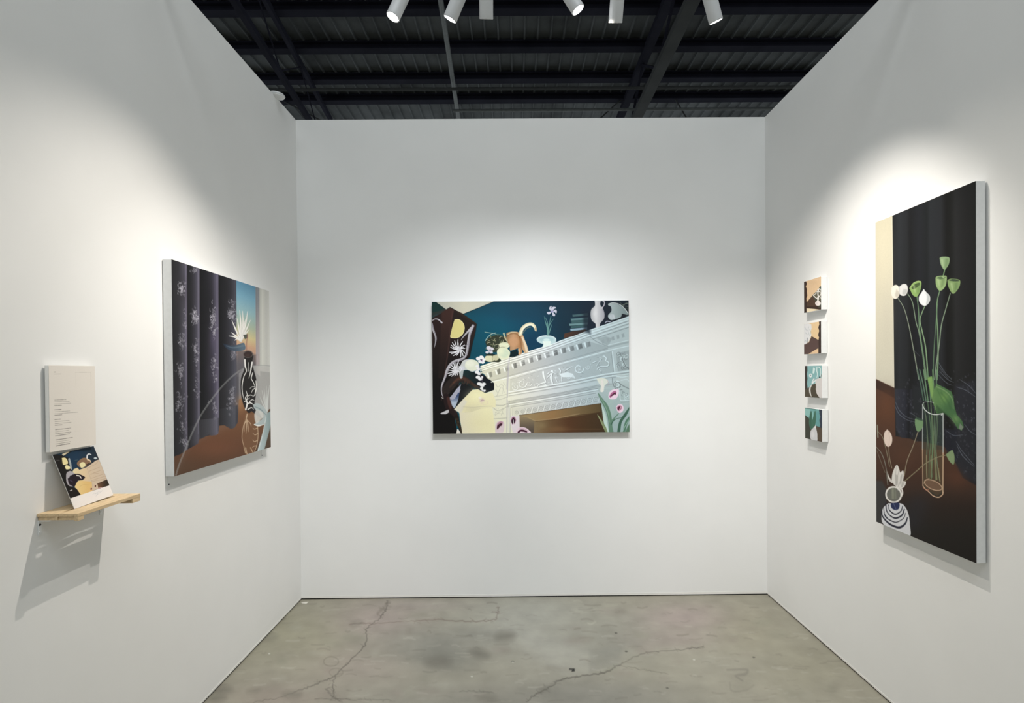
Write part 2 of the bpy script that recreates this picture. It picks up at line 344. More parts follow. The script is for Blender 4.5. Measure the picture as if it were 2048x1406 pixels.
# white disc detector clipped over the left wall's top edge
t = thing('smoke_detector', (-1.67, 3.86, 3.654), 'small white round detector puck over the top of the left wall near the corner', 'detector')
ax = Vector((.10, -.06, 1)).normalized()
o = obj('detector_body', lathe(bmesh.new(), [(0, .030), (.004, .046), (.010, .052), (.022, .053), (.030, .046), (.034, .02), (.035, 0)], (0.015, 0, -.004), ax, 40), M_WMETAL, t, True)
o = obj('detector_ring', lathe(bmesh.new(), [(.0155, .0535), (.017, .0548), (.019, .0548), (.0205, .0535)], (0.015, 0, -.004), ax, 40), M_LAMP, t, True)
o = obj('mounting_clip', B(-.05, -.012, -.01, .01, -.05, .004), M_WMETAL, t)

# ------------------------------------------------------------------ track and spotlights
tr = thing('lighting_track', (0.2, 2.5, 3.66), 'white ceiling track carrying the spotlights, just above the photo', 'lighting track')
obj('track_bar', B(-1.87, 1.72, -.018, .018, -.016, .016), M_LAMP, tr)
for sx in (-1.4, 1.2): obj('hanger_rod', tube((sx, 0, .016), (sx, 0, 4.5), .006), M_PIPE, tr)
for hi, (L, aim, col, pw, cone, blend, desc) in enumerate(HEADS):
    L, aim = Vector(L), Vector(aim); d = (aim-L).normalized(); warm = col[2] < .8
    t = thing('track_spotlight', L, 'white cylinder track spotlight, ' + desc, 'spotlight', None)
    # the can: closed back, open mouth with baffle
    obj('lamp_housing', lathe(bmesh.new(), [(-.175, .012), (-.172, .027), (-.165, .031), (-.004, .031), (0, .0315), (.003, .0305), (.003, .0275), (-.0295, .0265), (-.030, .010), (-.030, 0)], (0, 0, 0), d, 48), M_LAMP, t, True)
    obj('lens', lathe(bmesh.new(), [(q_-(.018 if hi in (2, 5) else 0), r_) for q_, r_ in ((-.0095, 0), (-.0095, .0262), (-.0065, .0255), (-.005, .018), (-.0045, 0))], (0, 0, 0), d, 40), M_WARM if warm else M_COOL, t, True)
    top = Vector((L.x - d.x*.10, 2.5, 3.644))
    mid = L - d*.12
    bm = tube(mid + Vector((0, 0, .02)) - L, top - Vector((0, 0, .03)) - L, .006); obj('stem', bm, M_LAMP, t)
    q = top-L; obj('track_adapter', B(q.x-.03, q.x+.03, q.y-.016, q.y+.016, q.z-.035, q.z-.0005), M_LAMP, t, bevel=.003)
    ld = bpy.data.lights.new('spot_beam', 'SPOT'); ld.energy = pw; ld.color = col; ld.spot_size = math.radians(cone); ld.spot_blend = blend; ld.shadow_soft_size = .007
    lo = bpy.data.objects.new('spot_beam', ld); C.objects.link(lo); lo.location = d*.012
    lo.rotation_mode = 'QUATERNION'; lo.rotation_quaternion = d.to_track_quat('-Z', 'Y'); lo.parent = t

# ------------------------------------------------------------------ artwork
def canvas(name, label, A, wall, y0, y1, z0, z1, gap, depth, gain=1.0, x0=None, x1=None, tabs=()):
    """stretched canvas: wall L / R / B"""
    if wall == 'L': bx = (LEFT+gap, LEFT+gap+depth, y0, y1, z0, z1); f = LEFT+gap+depth+.0004; cs = [(f, y0, z1), (f, y1, z1), (f, y1, z0), (f, y0, z0)]; root = (LEFT, (y0+y1)/2, z0)
    if wall == 'R': bx = (RIGHT-gap-depth, RIGHT-gap, y0, y1, z0, z1); f = RIGHT-gap-depth-.0004; cs = [(f, y1, z1), (f, y0, z1), (f, y0, z0), (f, y1, z0)]; root = (RIGHT, (y0+y1)/2, z0)
    if wall == 'B': bx = (x0, x1, BACK-gap-depth, BACK-gap, z0, z1); f = BACK-gap-depth-.0004; cs = [(x0, f, z1), (x1, f, z1), (x1, f, z0), (x0, f, z0)]; root = ((x0+x1)/2, BACK, z0)
    t = thing(name, root, label, 'painting'); r = Vector(root)
    bb = [bx[0]-r.x, bx[1]-r.x, bx[2]-r.y, bx[3]-r.y, bx[4]-r.z, bx[5]-r.z]
    o = obj('stretched_canvas', B(*bb), M_CANVAS, t, bevel=.0012); o['label'] = 'bare white canvas edges'
    A.mesh('painted_front', *[Vector(p)-r for p in cs], M_PAINT, t, gain)
    # hidden cleat that carries the canvas off the wall
    if wall == 'L': k = B(.0002, gap+.002, -.12, .12, (z1-z0)*.8, (z1-z0)*.8+.04)
    if wall == 'R': k = B(-gap-.002, -.0002, -.06 if y1-y0 < .3 else -.12, .06 if y1-y0 < .3 else .12, (z1-z0)*.8, (z1-z0)*.8+.03)
    if wall == 'B': k = B(-.2, .2, -gap-.002, -.0002, (z1-z0)*.8, (z1-z0)*.8+.04)
    obj('wall_cleat', k, M_WOOD, t)
    for (ty, tz) in tabs:                     # small screw tabs under the lower edge, flat on the wall
        p = obj('hanging_tab', B(0, .0022, ty-.006-r.y, ty+.006-r.y, tz-r.z, .006), M_WMETAL, t)
        obj('screw', lathe(bmesh.new(), [(0, .0035), (.0015, .0030), (.002, 0)], (.0022, ty-r.y, tz-r.z+.009), (1, 0, 0), 16), M_SCREW, p)
    return t
# --- large painting on the end wall
def art_mantel(A):
    rb = random.Random(21)
    def teal(x, y):
        base = ramp(x, [(350, (14,78,98)), (700, (12,80,106)), (1000, (15,66,92)), (1250, (20,48,66)), (1500, (28,38,54)), (1850, (34,36,40))])
        k = np.clip((260-y)/170, 0, 1)[:, None]; b2 = np.clip((y-330)/250, 0, 1)[:, None]
        base = base*(1-.45*k)+np.array((26,44,58))*.45*k
        return base*(1-.35*b2)+np.array((8,72,88))*.35*b2
    A.poly([(50,80),(1870,80),(1870,1310),(50,1310)], teal)
    for q in ((640,420,160,140,(6,84,104),.5), (900,230,260,70,(20,62,84),.5), (960,480,150,90,(14,50,84),.5), (1250,260,120,120,(20,50,66),.5)): A.blob(*q)
    A.poly([(50,80),(110,80),(100,112),(195,172),(190,195),(50,240)], (22,52,50))
    A.poly([(60,205),(120,195),(200,160),(180,240),(60,280)], (58,54,50), 14, .7)
    A.poly([(100,112),(108,106),(615,100),(615,110),(345,216),(330,214),(225,156),(190,178)], lambda x, y: ramp(x, [(100, (186,186,172)), (350, (208,203,180)), (600, (196,194,178))]))
    A.stroke([(612,110),(480,165),(350,218)], 4, (10,18,22), 4, .9, False)
    # wardrobe
    A.poly([(50,262),(120,225),(190,190),(225,158),(335,214),(455,300),(468,310),(452,400),(405,610),(340,660),(260,1120),(300,1310),(50,1310)],
           lambda x, y: lerp((46,32,30), (22,20,20), (y-350)/500))
    A.poly([(150,205),(222,160),(262,185),(225,330),(205,560),(150,800),(120,800)], lambda x, y: lerp((66,42,36), (36,28,26), (y-200)/500), 10)
    A.stroke([(250,195),(232,330),(208,560),(170,800),(150,1000)], [14,12,6], (84,54,48), 10, .6)
    A.poly([(262,185),(335,214),(452,300),(425,420),(300,420),(240,300)], (38,30,26), 12, .8)
    A.stroke([(300,205),(380,255),(452,300)], 16, (62,46,30), 12, .45)
    A.stroke([(466,312),(452,400),(420,520),(404,612)], 6, (8,40,46), 6, .8)
    # half moon
    P = [(266,270),(300,266),(332,284),(352,315),(357,350),(348,388),(326,418),(292,436),(255,438),(228,428),(236,380),(248,330)]
    A.poly(P, (238,226,160), 2, 1, True); A.poly([(cx*.94+286*.06, cy*.94+352*.06) for cx, cy in P], (222,208,128), 5, 1, True)
    # ribbons
    li, ld_ = (186,181,188), (146,141,150)
    A.stroke([(432,326),(420,360),(404,402),(396,455),(388,520),(378,575),(358,612),(318,636),(272,646),(236,672),(206,722),(190,772),(166,830),(150,880),(152,935),(168,972)], [26,22,20,19,18,17,16,18,22,24,22,18,16,12,8,4], ld_, 4)
    A.stroke([(430,330),(412,365),(398,405),(388,460),(380,520),(368,585),(345,616),(272,640),(228,672),(198,722),(176,800),(156,850),(148,900),(156,950),(172,975)], [18,16,14,12,12,10,10,12,15,16,12,10,7,5,3], li, 4)
    A.stroke([(418,345),(380,385),(345,425),(326,452)], [22,12,3], li, 4)
    A.stroke([(390,490),(374,502),(358,500)], [8,2], ld_, 3)
    A.stroke([(330,620),(300,650),(330,690)], [6,3], li, 3)
    A.stroke([(62,280),(90,265),(120,270),(152,298)], [6,10,14], li, 3)
    A.stroke([(60,310),(72,360),(88,400),(100,440),(94,480),(84,524)], [20,20,12,8,3], ld_, 4); A.stroke([(60,330),(76,380),(90,420),(92,470),(86,515)], [8,6,2], li, 3)
    # spider mums
    W = (236,234,238)
    for (cx, cy, ends) in ((312,540,[(298,450),(268,462),(247,478),(236,500),(232,520),(222,566),(238,578),(256,596),(284,594),(322,608),(345,600),(362,575),(360,530),(356,500),(340,468),(345,520),(300,480)]),
                           (292,716,[(306,640),(280,660),(258,662),(236,680),(218,700),(208,726),(206,756),(216,776),(240,782),(262,788),(290,782),(322,800),(345,740),(352,700),(245,740),(262,690)])):
        for ex, ey in ends:
            mx, my = (cx+ex)/2+(ey-cy)*.10, (cy+ey)/2-(ex-cx)*.10
            A.stroke([(cx, cy), (mx, my), (ex, ey)], [9,9,6], (190,190,194), 2.5); A.stroke([(cx, cy), (mx, my), (ex, ey)], [6,7,5], W, 2.5)
        A.ell(cx, cy, 14, 14, (205,202,208), 0, 6)
    # dark gap between vase and mantel, with the bough
    A.poly([(330,735),(380,728),(440,745),(500,752),(560,790),(628,845),(628,905),(590,918),(545,932),(500,920),(440,892),(395,945),(300,1055),(262,1092),(245,1060),(300,900),(325,800)], lambda x, y: lerp((26,48,48), (22,26,32), (x-380)/120), 3)
    A.poly([(300,860),(360,840),(440,895),(300,1060),(262,1080)], (28,30,32), 6)
    A.stroke([(500,885),(440,862),(390,825),(330,802),(270,822),(228,862),(198,905),(182,945)], [10,30,40,60,84,90,80,40], (46,38,36), 10)
    A.stroke([(480,880),(420,845),(370,812),(320,800),(270,830),(225,880)], [8,24,28,34,26,10], (78,54,42), 12, .75)
    A.stroke([(330,800),(290,812),(250,850)], [20,14,6], (98,58,46), 10, .6)
    for k in range(40):
        x, y = rb.choice([(480,880),(440,862),(390,830),(340,806),(290,830),(250,860),(225,900),(205,940),(215,1000),(235,1060)]); x += rb.uniform(-26,26); y += rb.uniform(-16,30)
        A.stroke([(x, y), (x+rb.uniform(-16,16), y+rb.uniform(6,22))], rb.uniform(4, 10), rb.choice([(92,62,44),(36,26,24),(70,56,38),(110,66,50),(44,40,30)]), 6, rb.uniform(.3, .6))
    A.stroke([(325,860),(290,900),(262,940),(225,985),(240,1000),(292,960),(318,900)], [4,10,14,4,8,12,6], (176,176,196), 3)
    A.poly([(322,856),(296,900),(258,945),(225,972),(228,996),(262,990),(300,940),(318,895)], (172,172,190), 3)
    A.poly([(232,1000),(270,985),(300,930),(312,930),(300,1000),(270,1072),(240,1066),(228,1040)], lambda x, y: lerp((60,78,120), (178,190,208), (y-960)/60), 3)
    A.stroke([(150,972),(170,982),(215,978)], [3,8,3], (205,200,196), 3)
    A.stroke([(190,960),(200,1010),(222,1070),(262,1110),(290,1160)], [46,60,64,56,34], (40,28,28), 8)
    A.stroke([(210,980),(222,1030),(232,1070)], [26,30,18], (84,48,42), 12, .8)
    A.stroke([(290,1150),(300,1200),(312,1230),(325,1262),(345,1296)], [34,30,26,30,24], (34,26,22), 5)
    for k, (x, y) in enumerate([(285,1170),(300,1196),(296,1222),(316,1240),(330,1262),(346,1285),(326,1290)]): A.ell(x, y, 13, 10, (62,48,32), 30*k, 6, .8)
    A.poly([(138,1118),(165,1104),(205,1085),(216,1084),(217,1108),(190,1124),(150,1124)], (200,197,200), 3)
    A.poly([(292,1258),(304,1262),(326,1300),(285,1304)], (235,228,215), 3)
    # lying pale vase and its neck
    A.poly([(318,690),(345,640),(400,628),(455,640),(490,680),(480,715),(430,742),(385,725),(345,735),(338,790),(320,800),(308,740)], (206,208,204), 3, 1, True)
    A.ell(425, 682, 64, 52, (228,230,206), 0, 6); A.ell(408, 668, 38, 28, (240,240,220), 0, 22, .8)
    A.poly([(315,735),(350,728),(338,796),(322,800)], (176,186,186), 5)
    A.ell(330, 708, 26, 20, (214,214,220), 20, 5); A.stroke([(306,690),(330,712),(318,740)], 5, W, 3)
    # mantelpiece
    mc = lambda x, y: ramp(x-.25*(y-800), [(400, (240,236,204)), (700, (238,235,210)), (900, (226,224,214)), (1150, (206,212,214)), (1450, (178,196,202)), (1850, (168,186,190))])
    dk = lambda t: (lambda x, y: mc(x, y)*t); lt = lambda x, y: np.minimum(mc(x, y)*1.12+6, 255)
    A.poly([(500,690),(600,655),(770,606),(1100,505),(1450,374),(1700,290),(1870,228),(1870,1310),(340,1310),(312,1112),(266,1080),(350,985),(428,905),(480,900),(545,935),(626,905),(626,845),(520,752)], mc, 3)
    up = [(500,694),(768,608),(1100,507),(1460,374),(1860,236)]
    def off(d0, d1, x0=0, x1=3000):
        out = []
        for i in range(41):
            t = i/40; x = 500+1360*t; y = np.interp(x, [q[0] for q in up], [q[1] for q in up])+d0+(d1-d0)*t
            if x0 <= x <= x1: out.append((x, y))
        return out
    for d0, d1, w, cc, a in ((3,3,7,lt,1),(12,14,4,dk(.74),.8),(20,26,9,lt,.9),(30,40,5,dk(.7),.75),(38,52,10,lt,.8),(48,66,5,dk(.68),.7),(60,84,12,dk(.93),1),(70,100,4,dk(.72),.5)):
        A.stroke(off(d0, d1), w, cc, 4, a, False)
    A.poly([(1455,376),(1860,232),(1860,262),(1520,395),(1480,420)], lt, 4, .55)
    A.stroke([(1500,425),(1560,470),(1660,512)], 7, dk(.7), 5, .6); A.stroke([(1520,432),(1700,372),(1858,320)], 8, lt, 4, .9, False); A.stroke([(1525,445),(1700,388),(1858,334)], 4, dk(.68), 4, .8, False)
    # dentil course
    A.poly([(540,762),(770,690),(1140,590),(1500,470),(1660,515),(1660,545),(1340,640),(770,795),(620,832),(560,800)], dk(.90), 6)
    for k in range(13):
        t = k/12; x = 575+t*880; y = 770-t*274-18*math.sin(t*3.1); w = 26+14*t; tn = (.70,.62,.74,.58,.66)[k % 5]
        A.poly([(x, y-20), (x+w, y-30), (x+w+8, y+14), (x+12, y+26)], dk(tn), 6, .9); A.poly([(x+w*.55, y-22), (x+w, y-30), (x+w+8, y+14), (x+w*.6, y+18)], dk(tn*.86), 8, .6); A.poly([(x-16, y-16), (x-1, y-21), (x+10, y+24), (x-2, y+26)], lt, 4, .95)
    for k in range(5): A.poly([(1600+k*46,455-k*14),(1622+k*46,447-k*14),(1628+k*46,480-k*14),(1608+k*46,487-k*14)], dk(.8), 6, .7)
    A.stroke([(600,835),(765,792),(1140,690),(1340,636),(1660,548),(1858,505)], 8, lt, 4, 1, False)
    A.stroke([(610,820),(765,776),(1140,672),(1340,618),(1655,528)], 4, dk(.72), 4, .7, False)
    A.stroke([(770,812),(1140,706),(1340,652),(1690,560)], 4, dk(.72), 4, .8, False)
    # frieze field
    A.poly([(768,815),(1140,708),(1340,654),(1685,562),(1712,745),(1250,838),(768,925)], dk(.93), 6)
    A.poly([(1040,740),(1340,658),(1685,565),(1712,742),(1250,834),(1040,870)], dk(.94), 20)
    rr = random.Random(9)
    def scroll(cx, cy, r, t0=.7, dirn=1):
        pts = [(cx+dirn*r*(1-k/16)*math.cos(k*.62), cy+r*(1-k/16)*math.sin(k*.62)) for k in range(15)]
        A.stroke([(x+2, y+3) for x, y in pts], [r*.2, r*.1], dk(t0), 3, .75); A.stroke(pts, [r*.2, r*.08], lt, 3, 1)
    scroll(880,848,42,.74); scroll(820,880,30,.78,-1); scroll(940,850,26,.76); scroll(1012,858,24,.72,-1); scroll(1395,712,46,.74); scroll(1478,700,22,.74,-1); scroll(800,850,18,.8); scroll(1300,790,20,.78)
    def fig(pts, w):
        A.stroke([(x+4, y+4) for x, y in pts], [w*1.1, w*.6], dk(.68), 4, .8); A.stroke(pts, [w, w*.5], lt, 3, 1)
    fig([(1070,745),(1075,780),(1092,830)], 20); fig([(1095,835),(1045,850),(1020,870)], 10)
    fig([(1150,740),(1140,790),(1155,850)], 26); fig([(1110,760),(1135,745),(1190,760)], 8); fig([(1130,770),(1100,800)], 8); fig([(1180,790),(1200,840)], 8); fig([(1080,850),(1110,865),(1190,860)], 8)
    fig([(1215,712),(1228,735),(1222,765),(1240,780)], 12); A.poly([(1222,760),(1290,745),(1340,760),(1362,800),(1330,790),(1240,790)], lt, 4); fig([(1235,785),(1238,815),(1236,835)], 7); fig([(1330,775),(1358,806)], 7); fig([(1262,735),(1300,712),(1325,695)], 9)
    fig([(1625,600),(1645,620),(1640,640),(1668,660),(1655,690),(1590,694),(1560,720)], 12); fig([(1580,720),(1600,740)], 7); fig([(1600,625),(1580,650),(1555,690)], 6); fig([(1520,660),(1560,645),(1600,655)], 7)
    for k in range(60):
        x = rr.uniform(790, 1680); yb = np.interp(x, [768,1250,1712], [925,838,745]); yt = np.interp(x, [768,1140,1685], [815,708,562]); y = rr.uniform(yt+14, yb-12)
        A.stroke([(x, y), (x+rr.uniform(-12,12), y+rr.uniform(-10,10)), (x+rr.uniform(-16,16), y+rr.uniform(-8,8))], [5,2], lt if k % 2 else dk(.74), 3, .6)
    for k in range(70):
        x = rr.uniform(640, 1840); yy = np.interp(x, [500,768,1100,1460,1860], [694,608,507,374,236])+rr.uniform(20, 90)
        A.stroke([(x, yy), (x+rr.uniform(20,70), yy-rr.uniform(6,24))], rr.uniform(3, 8), dk(rr.uniform(.84,.94)) if k % 2 else lt, 6, .35, False)
    A.poly([(1560,440),(1640,420),(1700,440),(1660,510),(1600,470)], dk(.86), 10, .8); A.stroke([(1660,520),(1760,492),(1858,470)], 16, dk(.86), 8, .8, False); A.stroke([(1660,500),(1858,452)], 5, lt, 4, .9, False)
    # stile at the left, the block at right
    A.stroke([(765,612),(757,700),(748,860),(744,1000),(742,1290)], 9, (184,178,186), 5, .75, False)
    A.stroke([(752,640),(744,760),(738,900)], 4, (150,140,150), 4, .5, False); A.stroke([(760,1010),(766,1290)], 14, (206,206,206), 8, .6, False)
    for q in ([(640,850),(660,880),(690,850)],[(650,960),(690,880),(720,930)],[(690,850),(710,880),(700,940)],[(640,900),(660,940)],[(710,840),(730,870)]): A.stroke(q, [6,3], dk(.86), 4, .9)
    A.stroke([(1700,560),(1722,740)], 8, lt, 4, 1, False); A.stroke([(1690,562),(1710,742)], 4, dk(.7), 3, .8, False)
    A.poly([(1735,575),(1858,545),(1858,725),(1750,738)], dk(.88), 5)
    for k in range(26):
        x, y = rr.uniform(1745, 1850), rr.uniform(580, 715); A.ring(x, y, rr.uniform(8,18), rr.uniform(8,18), 5, lt if k % 2 else dk(.66), rr.uniform(0,200), rr.uniform(220,400), a=.8, soft=3)
    A.stroke([(1790,600),(1800,650),(1830,700),(1858,720)], 7, dk(.6), 4, .8)
    # mouldings under the frieze
    for y0, y1, y2, w, cc, a in ((925,842,744,9,lt,1),(938,856,758,5,dk(.7),.8),(950,868,770,8,lt,.8),(960,880,782,5,dk(.72),.7),(985,905,808,26,dk(1.03),1),(1008,928,834,5,dk(.68),.75),(1018,938,846,10,dk(.82),.8),(1030,950,860,6,dk(.62),.7),(1042,962,872,7,lt,.9),(1052,972,882,4,dk(.7),.7)):
        A.stroke([(758,y0),(1250,y1),(1640,y2+18),(1858,y2-10 if y2 < 790 else y2+18)], w, cc, 4, a, False)
    A.stroke([(600,1000),(690,990),(748,968)], 6, dk(.84), 4, .8, False); A.stroke([(600,970),(700,955),(748,942)], 5, dk(.86), 4, .8, False); A.stroke([(600,1040),(700,1045),(750,1030),(752,1060)], 6, dk(.75), 4, .8)
    A.stroke([(610,1060),(650,1090),(700,1080),(735,1060)], 6, dk(.82), 4, .8)
    for k in range(12): A.stroke([(630+rr.uniform(0,100),1070+rr.uniform(0,70)), (640+rr.uniform(0,90),1070+rr.uniform(0,70))], [5,2], dk(.86), 3, .8)
    A.stroke([(600,1168),(740,1160)], 6, dk(.78), 4, .8, False); A.stroke([(778,1060),(772,1290)], 5, dk(.72), 4, .7, False); A.stroke([(795,1070),(792,1160)], 4, dk(.72), 4, .6, False)
    # lattice band over the firebox
    A.poly([(800,1075),(1250,1010),(1560,945),(1620,930),(1625,1020),(1598,1030),(850,1135),(800,1150)], dk(.97), 5)
    A.stroke([(780,1062),(1250,988),(1550,936)], 6, dk(.74), 4, .8, False)
    for k in range(14):
        t = k/13; x = 830+t*720; y = 1110-t*118
        A.ring(x, y, 15+6*t, 14+6*t, 5, dk(.76), a=.8, soft=3); A.ring(x, y, 5, 5, 4, dk(.8), a=.8, soft=3)
        A.stroke([(x+20, y-26-6*t), (x+34+8*t, y+20)], 4, dk(.8), 3, .8, False); A.stroke([(x+34+6*t, y-26-8*t), (x+18, y+24)], 4, lt, 3, .9, False)
    # lamp shade and its column
    A.poly([(266,1082),(350,985),(428,906),(480,900),(545,935),(610,930),(640,1000),(640,1060),(560,1072),(400,1110),(318,1112)], lambda x, y: lerp((240,230,180), (242,234,186), (x-400)/200), 4)
    A.poly([(266,1082),(350,985),(380,1010),(330,1112),(312,1112)], (226,220,206), 16, .8)
    A.blob(470,960,80,50,(250,244,190),.8); A.blob(430,1080,90,40,(214,206,170),.6)
    A.stroke([(345,1058),(440,1062),(520,1055),(610,1052)], 4, (206,196,160), 5, .8); A.stroke([(360,1108),(440,1100),(500,1075)], 4, (206,196,160), 5, .7)
    A.poly([(312,1112),(420,1105),(500,1076),(610,1070),(640,1295),(345,1295),(330,1240),(318,1180)], lambda x, y: lerp((232,222,190), (246,238,188), (x-340)/200), 5)
    A.blob(500,1200,120,70,(238,228,178),.6)
    A.blob(515,998,22,20,(225,200,190),.9); A.stroke([(505,1005),(520,996),(535,1000)], [8,5], (186,150,150), 5, .8); A.ring(540,1020,30,18,3,(232,200,190),a=.6); A.ell(498,975,14,10,(250,240,225),0,6,.8)
    # firebox
    A.poly([(855,1136),(1598,1030),(1645,1300),(855,1300)], lambda x, y: ramp(x, [(855, (160,136,98)), (1100, (136,106,70)), (1400, (112,84,52)), (1600, (78,62,40))]))
    A.poly([(855,1136),(1598,1030),(1590,1110),(1160,1178),(1000,1192),(930,1160)], lambda x, y: ramp(x, [(900, (164,140,96)), (1150, (156,118,74)), (1350, (128,104,68)), (1590, (92,76,48))]), 5)
    A.stroke([(1000,1192),(1160,1178),(1400,1135),(1590,1110)], 5, (64,42,26), 6, .8, False); A.stroke([(940,1158),(1000,1186),(1180,1166),(1400,1122)], 6, (186,160,120), 6, .5, False)
    A.poly([(858,1138),(930,1160),(1000,1192),(990,1300),(858,1300)], lambda x, y: lerp((150,130,96), (92,80,70), (y-1150)/120), 5)
    A.poly([(990,1196),(1160,1180),(1590,1112),(1640,1300),(985,1300)], lambda x, y: ramp(x, [(990, (140,118,84)), (1150, (112,84,54)), (1300, (90,58,36)), (1500, (74,54,34)), (1640, (66,50,34))]), 6)
    A.blob(1060,1230,40,30,(150,128,86),.5); A.blob(1200,1260,90,24,(136,100,64),.6); A.stroke([(1050,1262),(1300,1262),(1590,1262)], 5, (124,92,58), 8, .5, False)
    A.stroke([(852,1136),(1598,1028)], 4, (70,50,30), 3, .9, False); A.stroke([(1598,1030),(1625,1180),(1640,1290)], 10, (30,34,24), 6, .8)
    # calla vase at the right
    A.poly([(1555,830),(1600,1030),(1640,1290),(1870,1300),(1870,780),(1750,760),(1700,860),(1560,880)], lambda x, y: lerp((176,192,194), (150,174,174), (y-800)/300), 8, .85)
    A.ring(1745,860,34,34,8,lt,0,300,soft=4); A.ring(1745,860,34,34,4,dk(.58),20,250,soft=4); A.ring(1745,860,17,17,7,lt,soft=4); A.ring(1750,862,24,24,5,dk(.6),soft=4)
    A.stroke([(1700,800),(1705,850),(1740,905),(1790,905)], 6, dk(.6), 4, .7); A.stroke([(1770,850),(1800,870),(1850,895)], 10, dk(.66), 5, .7); A.stroke([(1780,820),(1830,810),(1855,830)], 8, lt, 5, .7); A.stroke([(1700,775),(1790,790),(1858,776)], 8, lt, 4, .9)
    for k in range(14): A.ring(rr.uniform(1790,1850), rr.uniform(920,990), 10, 10, 5, lt if k % 2 else dk(.62), rr.uniform(0,180), rr.uniform(200,360), a=.7, soft=3)
    A.stroke([(1760,890),(1775,1000),(1858,1002)], 7, lt, 4, .8, False); A.stroke([(1780,1020),(1858,1016)], 5, dk(.7), 4, .7, False)
    A.poly([(1555,806),(1600,796),(1648,810),(1662,835),(1630,870),(1620,920),(1590,920),(1595,870),(1580,850)], (214,220,208), 4, 1, True); A.stroke([(1605,820),(1612,870),(1606,920)], [16,20,12], (226,222,216), 6, .9)
    A.stroke([(1655,820),(1668,850),(1650,870)], 4, (190,150,160), 4, .6)
    A.poly([(1600,1035),(1640,1130),(1670,1290),(1640,1295),(1618,1180)], (190,214,205), 5); A.poly([(1640,960),(1700,960),(1720,1100),(1690,1200),(1660,1100)], (160,184,180), 10, .8)
    g1, g2 = (96,134,112), (62,100,82)
    A.stroke([(1570,935),(1600,990),(1640,1050),(1668,1120),(1682,1200),(1685,1295)], [6,26,38,36,34,30], g1, 5); A.stroke([(1585,965),(1625,1030),(1660,1110),(1678,1200)], [3,6,6,4], (140,170,150), 4, .8)
    A.stroke([(1565,1130),(1600,1190),(1632,1250),(1650,1298)], [4,18,24,18], (124,140,98), 4); A.stroke([(1568,1140),(1600,1200),(1628,1262)], [3,4,3], (190,190,140), 4, .7)
    A.stroke([(1700,1290),(1690,1210),(1722,1160),(1760,1120)], [22,18,12,6], g1, 4); A.stroke([(1690,1220),(1720,1178),(1790,1155)], [10,8,2], g2, 4)
    A.stroke([(1862,1060),(1820,1130),(1775,1200),(1758,1295)], [10,26,24,28], g2, 5); A.stroke([(1868,1150),(1830,1200),(1806,1290)], [24,26,22], (80,122,100), 5); A.stroke([(1850,1180),(1815,1240),(1790,1295)], [4,5,4], (170,200,190), 4, .8)
    A.poly([(1840,1240),(1870,1200),(1870,1300),(1815,1300)], (84,120,96), 8)
    pk = (226,192,212)
    A.poly([(1664,965),(1672,930),(1700,905),(1745,896),(1760,910),(1756,950),(1735,985),(1700,992),(1672,985)], (232,206,224), 4, 1, True); A.poly([(1672,968),(1690,935),(1722,915),(1738,926),(1728,952),(1700,962),(1684,978)], (176,96,140), 5, 1, True); A.poly([(1678,970),(1700,946),(1730,930),(1728,950),(1700,958)], (70,22,44), 4, 1, True); A.stroke([(1718,950),(1708,970)], [7,4], (240,226,230), 3)
    A.poly([(1734,1060),(1755,1038),(1785,1038),(1802,1060),(1800,1095),(1775,1115),(1755,1110),(1740,1085)], (228,204,220), 4, 1, True); A.poly([(1742,1065),(1762,1048),(1784,1052),(1786,1076),(1762,1098),(1750,1088)], (176,110,140), 5, 1, True); A.poly([(1745,1070),(1768,1056),(1776,1070),(1756,1092)], (84,34,56), 4, 1, True); A.stroke([(1778,1062),(1766,1086),(1756,1100)], [7,3], (216,170,186), 3)
    # callas at the bottom
    A.poly([(636,1290),(638,1225),(655,1195),(690,1186),(716,1200),(718,1250),(700,1296)], (226,204,210), 6, .9, True); A.poly([(650,1240),(656,1210),(680,1192),(704,1196),(700,1222),(676,1246),(658,1264)], (186,130,150), 6, .9, True); A.poly([(650,1262),(656,1228),(684,1208),(698,1214),(680,1240)], (72,34,50), 4, 1, True); A.stroke([(682,1236),(672,1262)], [8,4], (236,222,220), 4)
    A.poly([(770,1170),(790,1140),(825,1146),(850,1140),(856,1170),(852,1296),(800,1296)], (234,220,224), 5, 1, True); A.poly([(776,1180),(792,1152),(812,1152),(824,1180),(808,1214),(790,1216)], (170,110,136), 6, 1, True); A.poly([(782,1186),(796,1160),(810,1164),(816,1190),(800,1214),(788,1208)], (48,22,36), 4, 1, True); A.stroke([(800,1178),(801,1216),(800,1240)], [6,8,4], (238,226,228), 4)
    A.poly([(820,1296),(830,1262),(860,1244),(905,1246),(940,1268),(955,1300)], (240,214,224), 4, 1, True); A.poly([(835,1296),(850,1272),(880,1264),(915,1274),(925,1290),(870,1282),(848,1300)], (70,26,46), 5, 1, True)
    A.stroke([(860,1255),(900,1258),(935,1280)], [6,8,5], (200,150,170), 5, .7)
    # things standing on the mantel: pots, flowers, hindquarters of a tan animal
    cr = (228,230,196)
    A.stroke([(540,382),(580,388),(640,400),(700,440)], [5,5,3], (150,176,160), 3); A.stroke([(545,460),(565,430),(600,400),(640,388)], [5,6,4], (170,196,184), 3); A.stroke([(600,420),(660,400),(720,430)], 4, (70,106,84), 3)
    A.poly([(545,470),(590,425),(660,410),(720,430),(740,470),(720,520),(650,560),(600,560),(560,520)], (52,58,44), 8, 1, True)
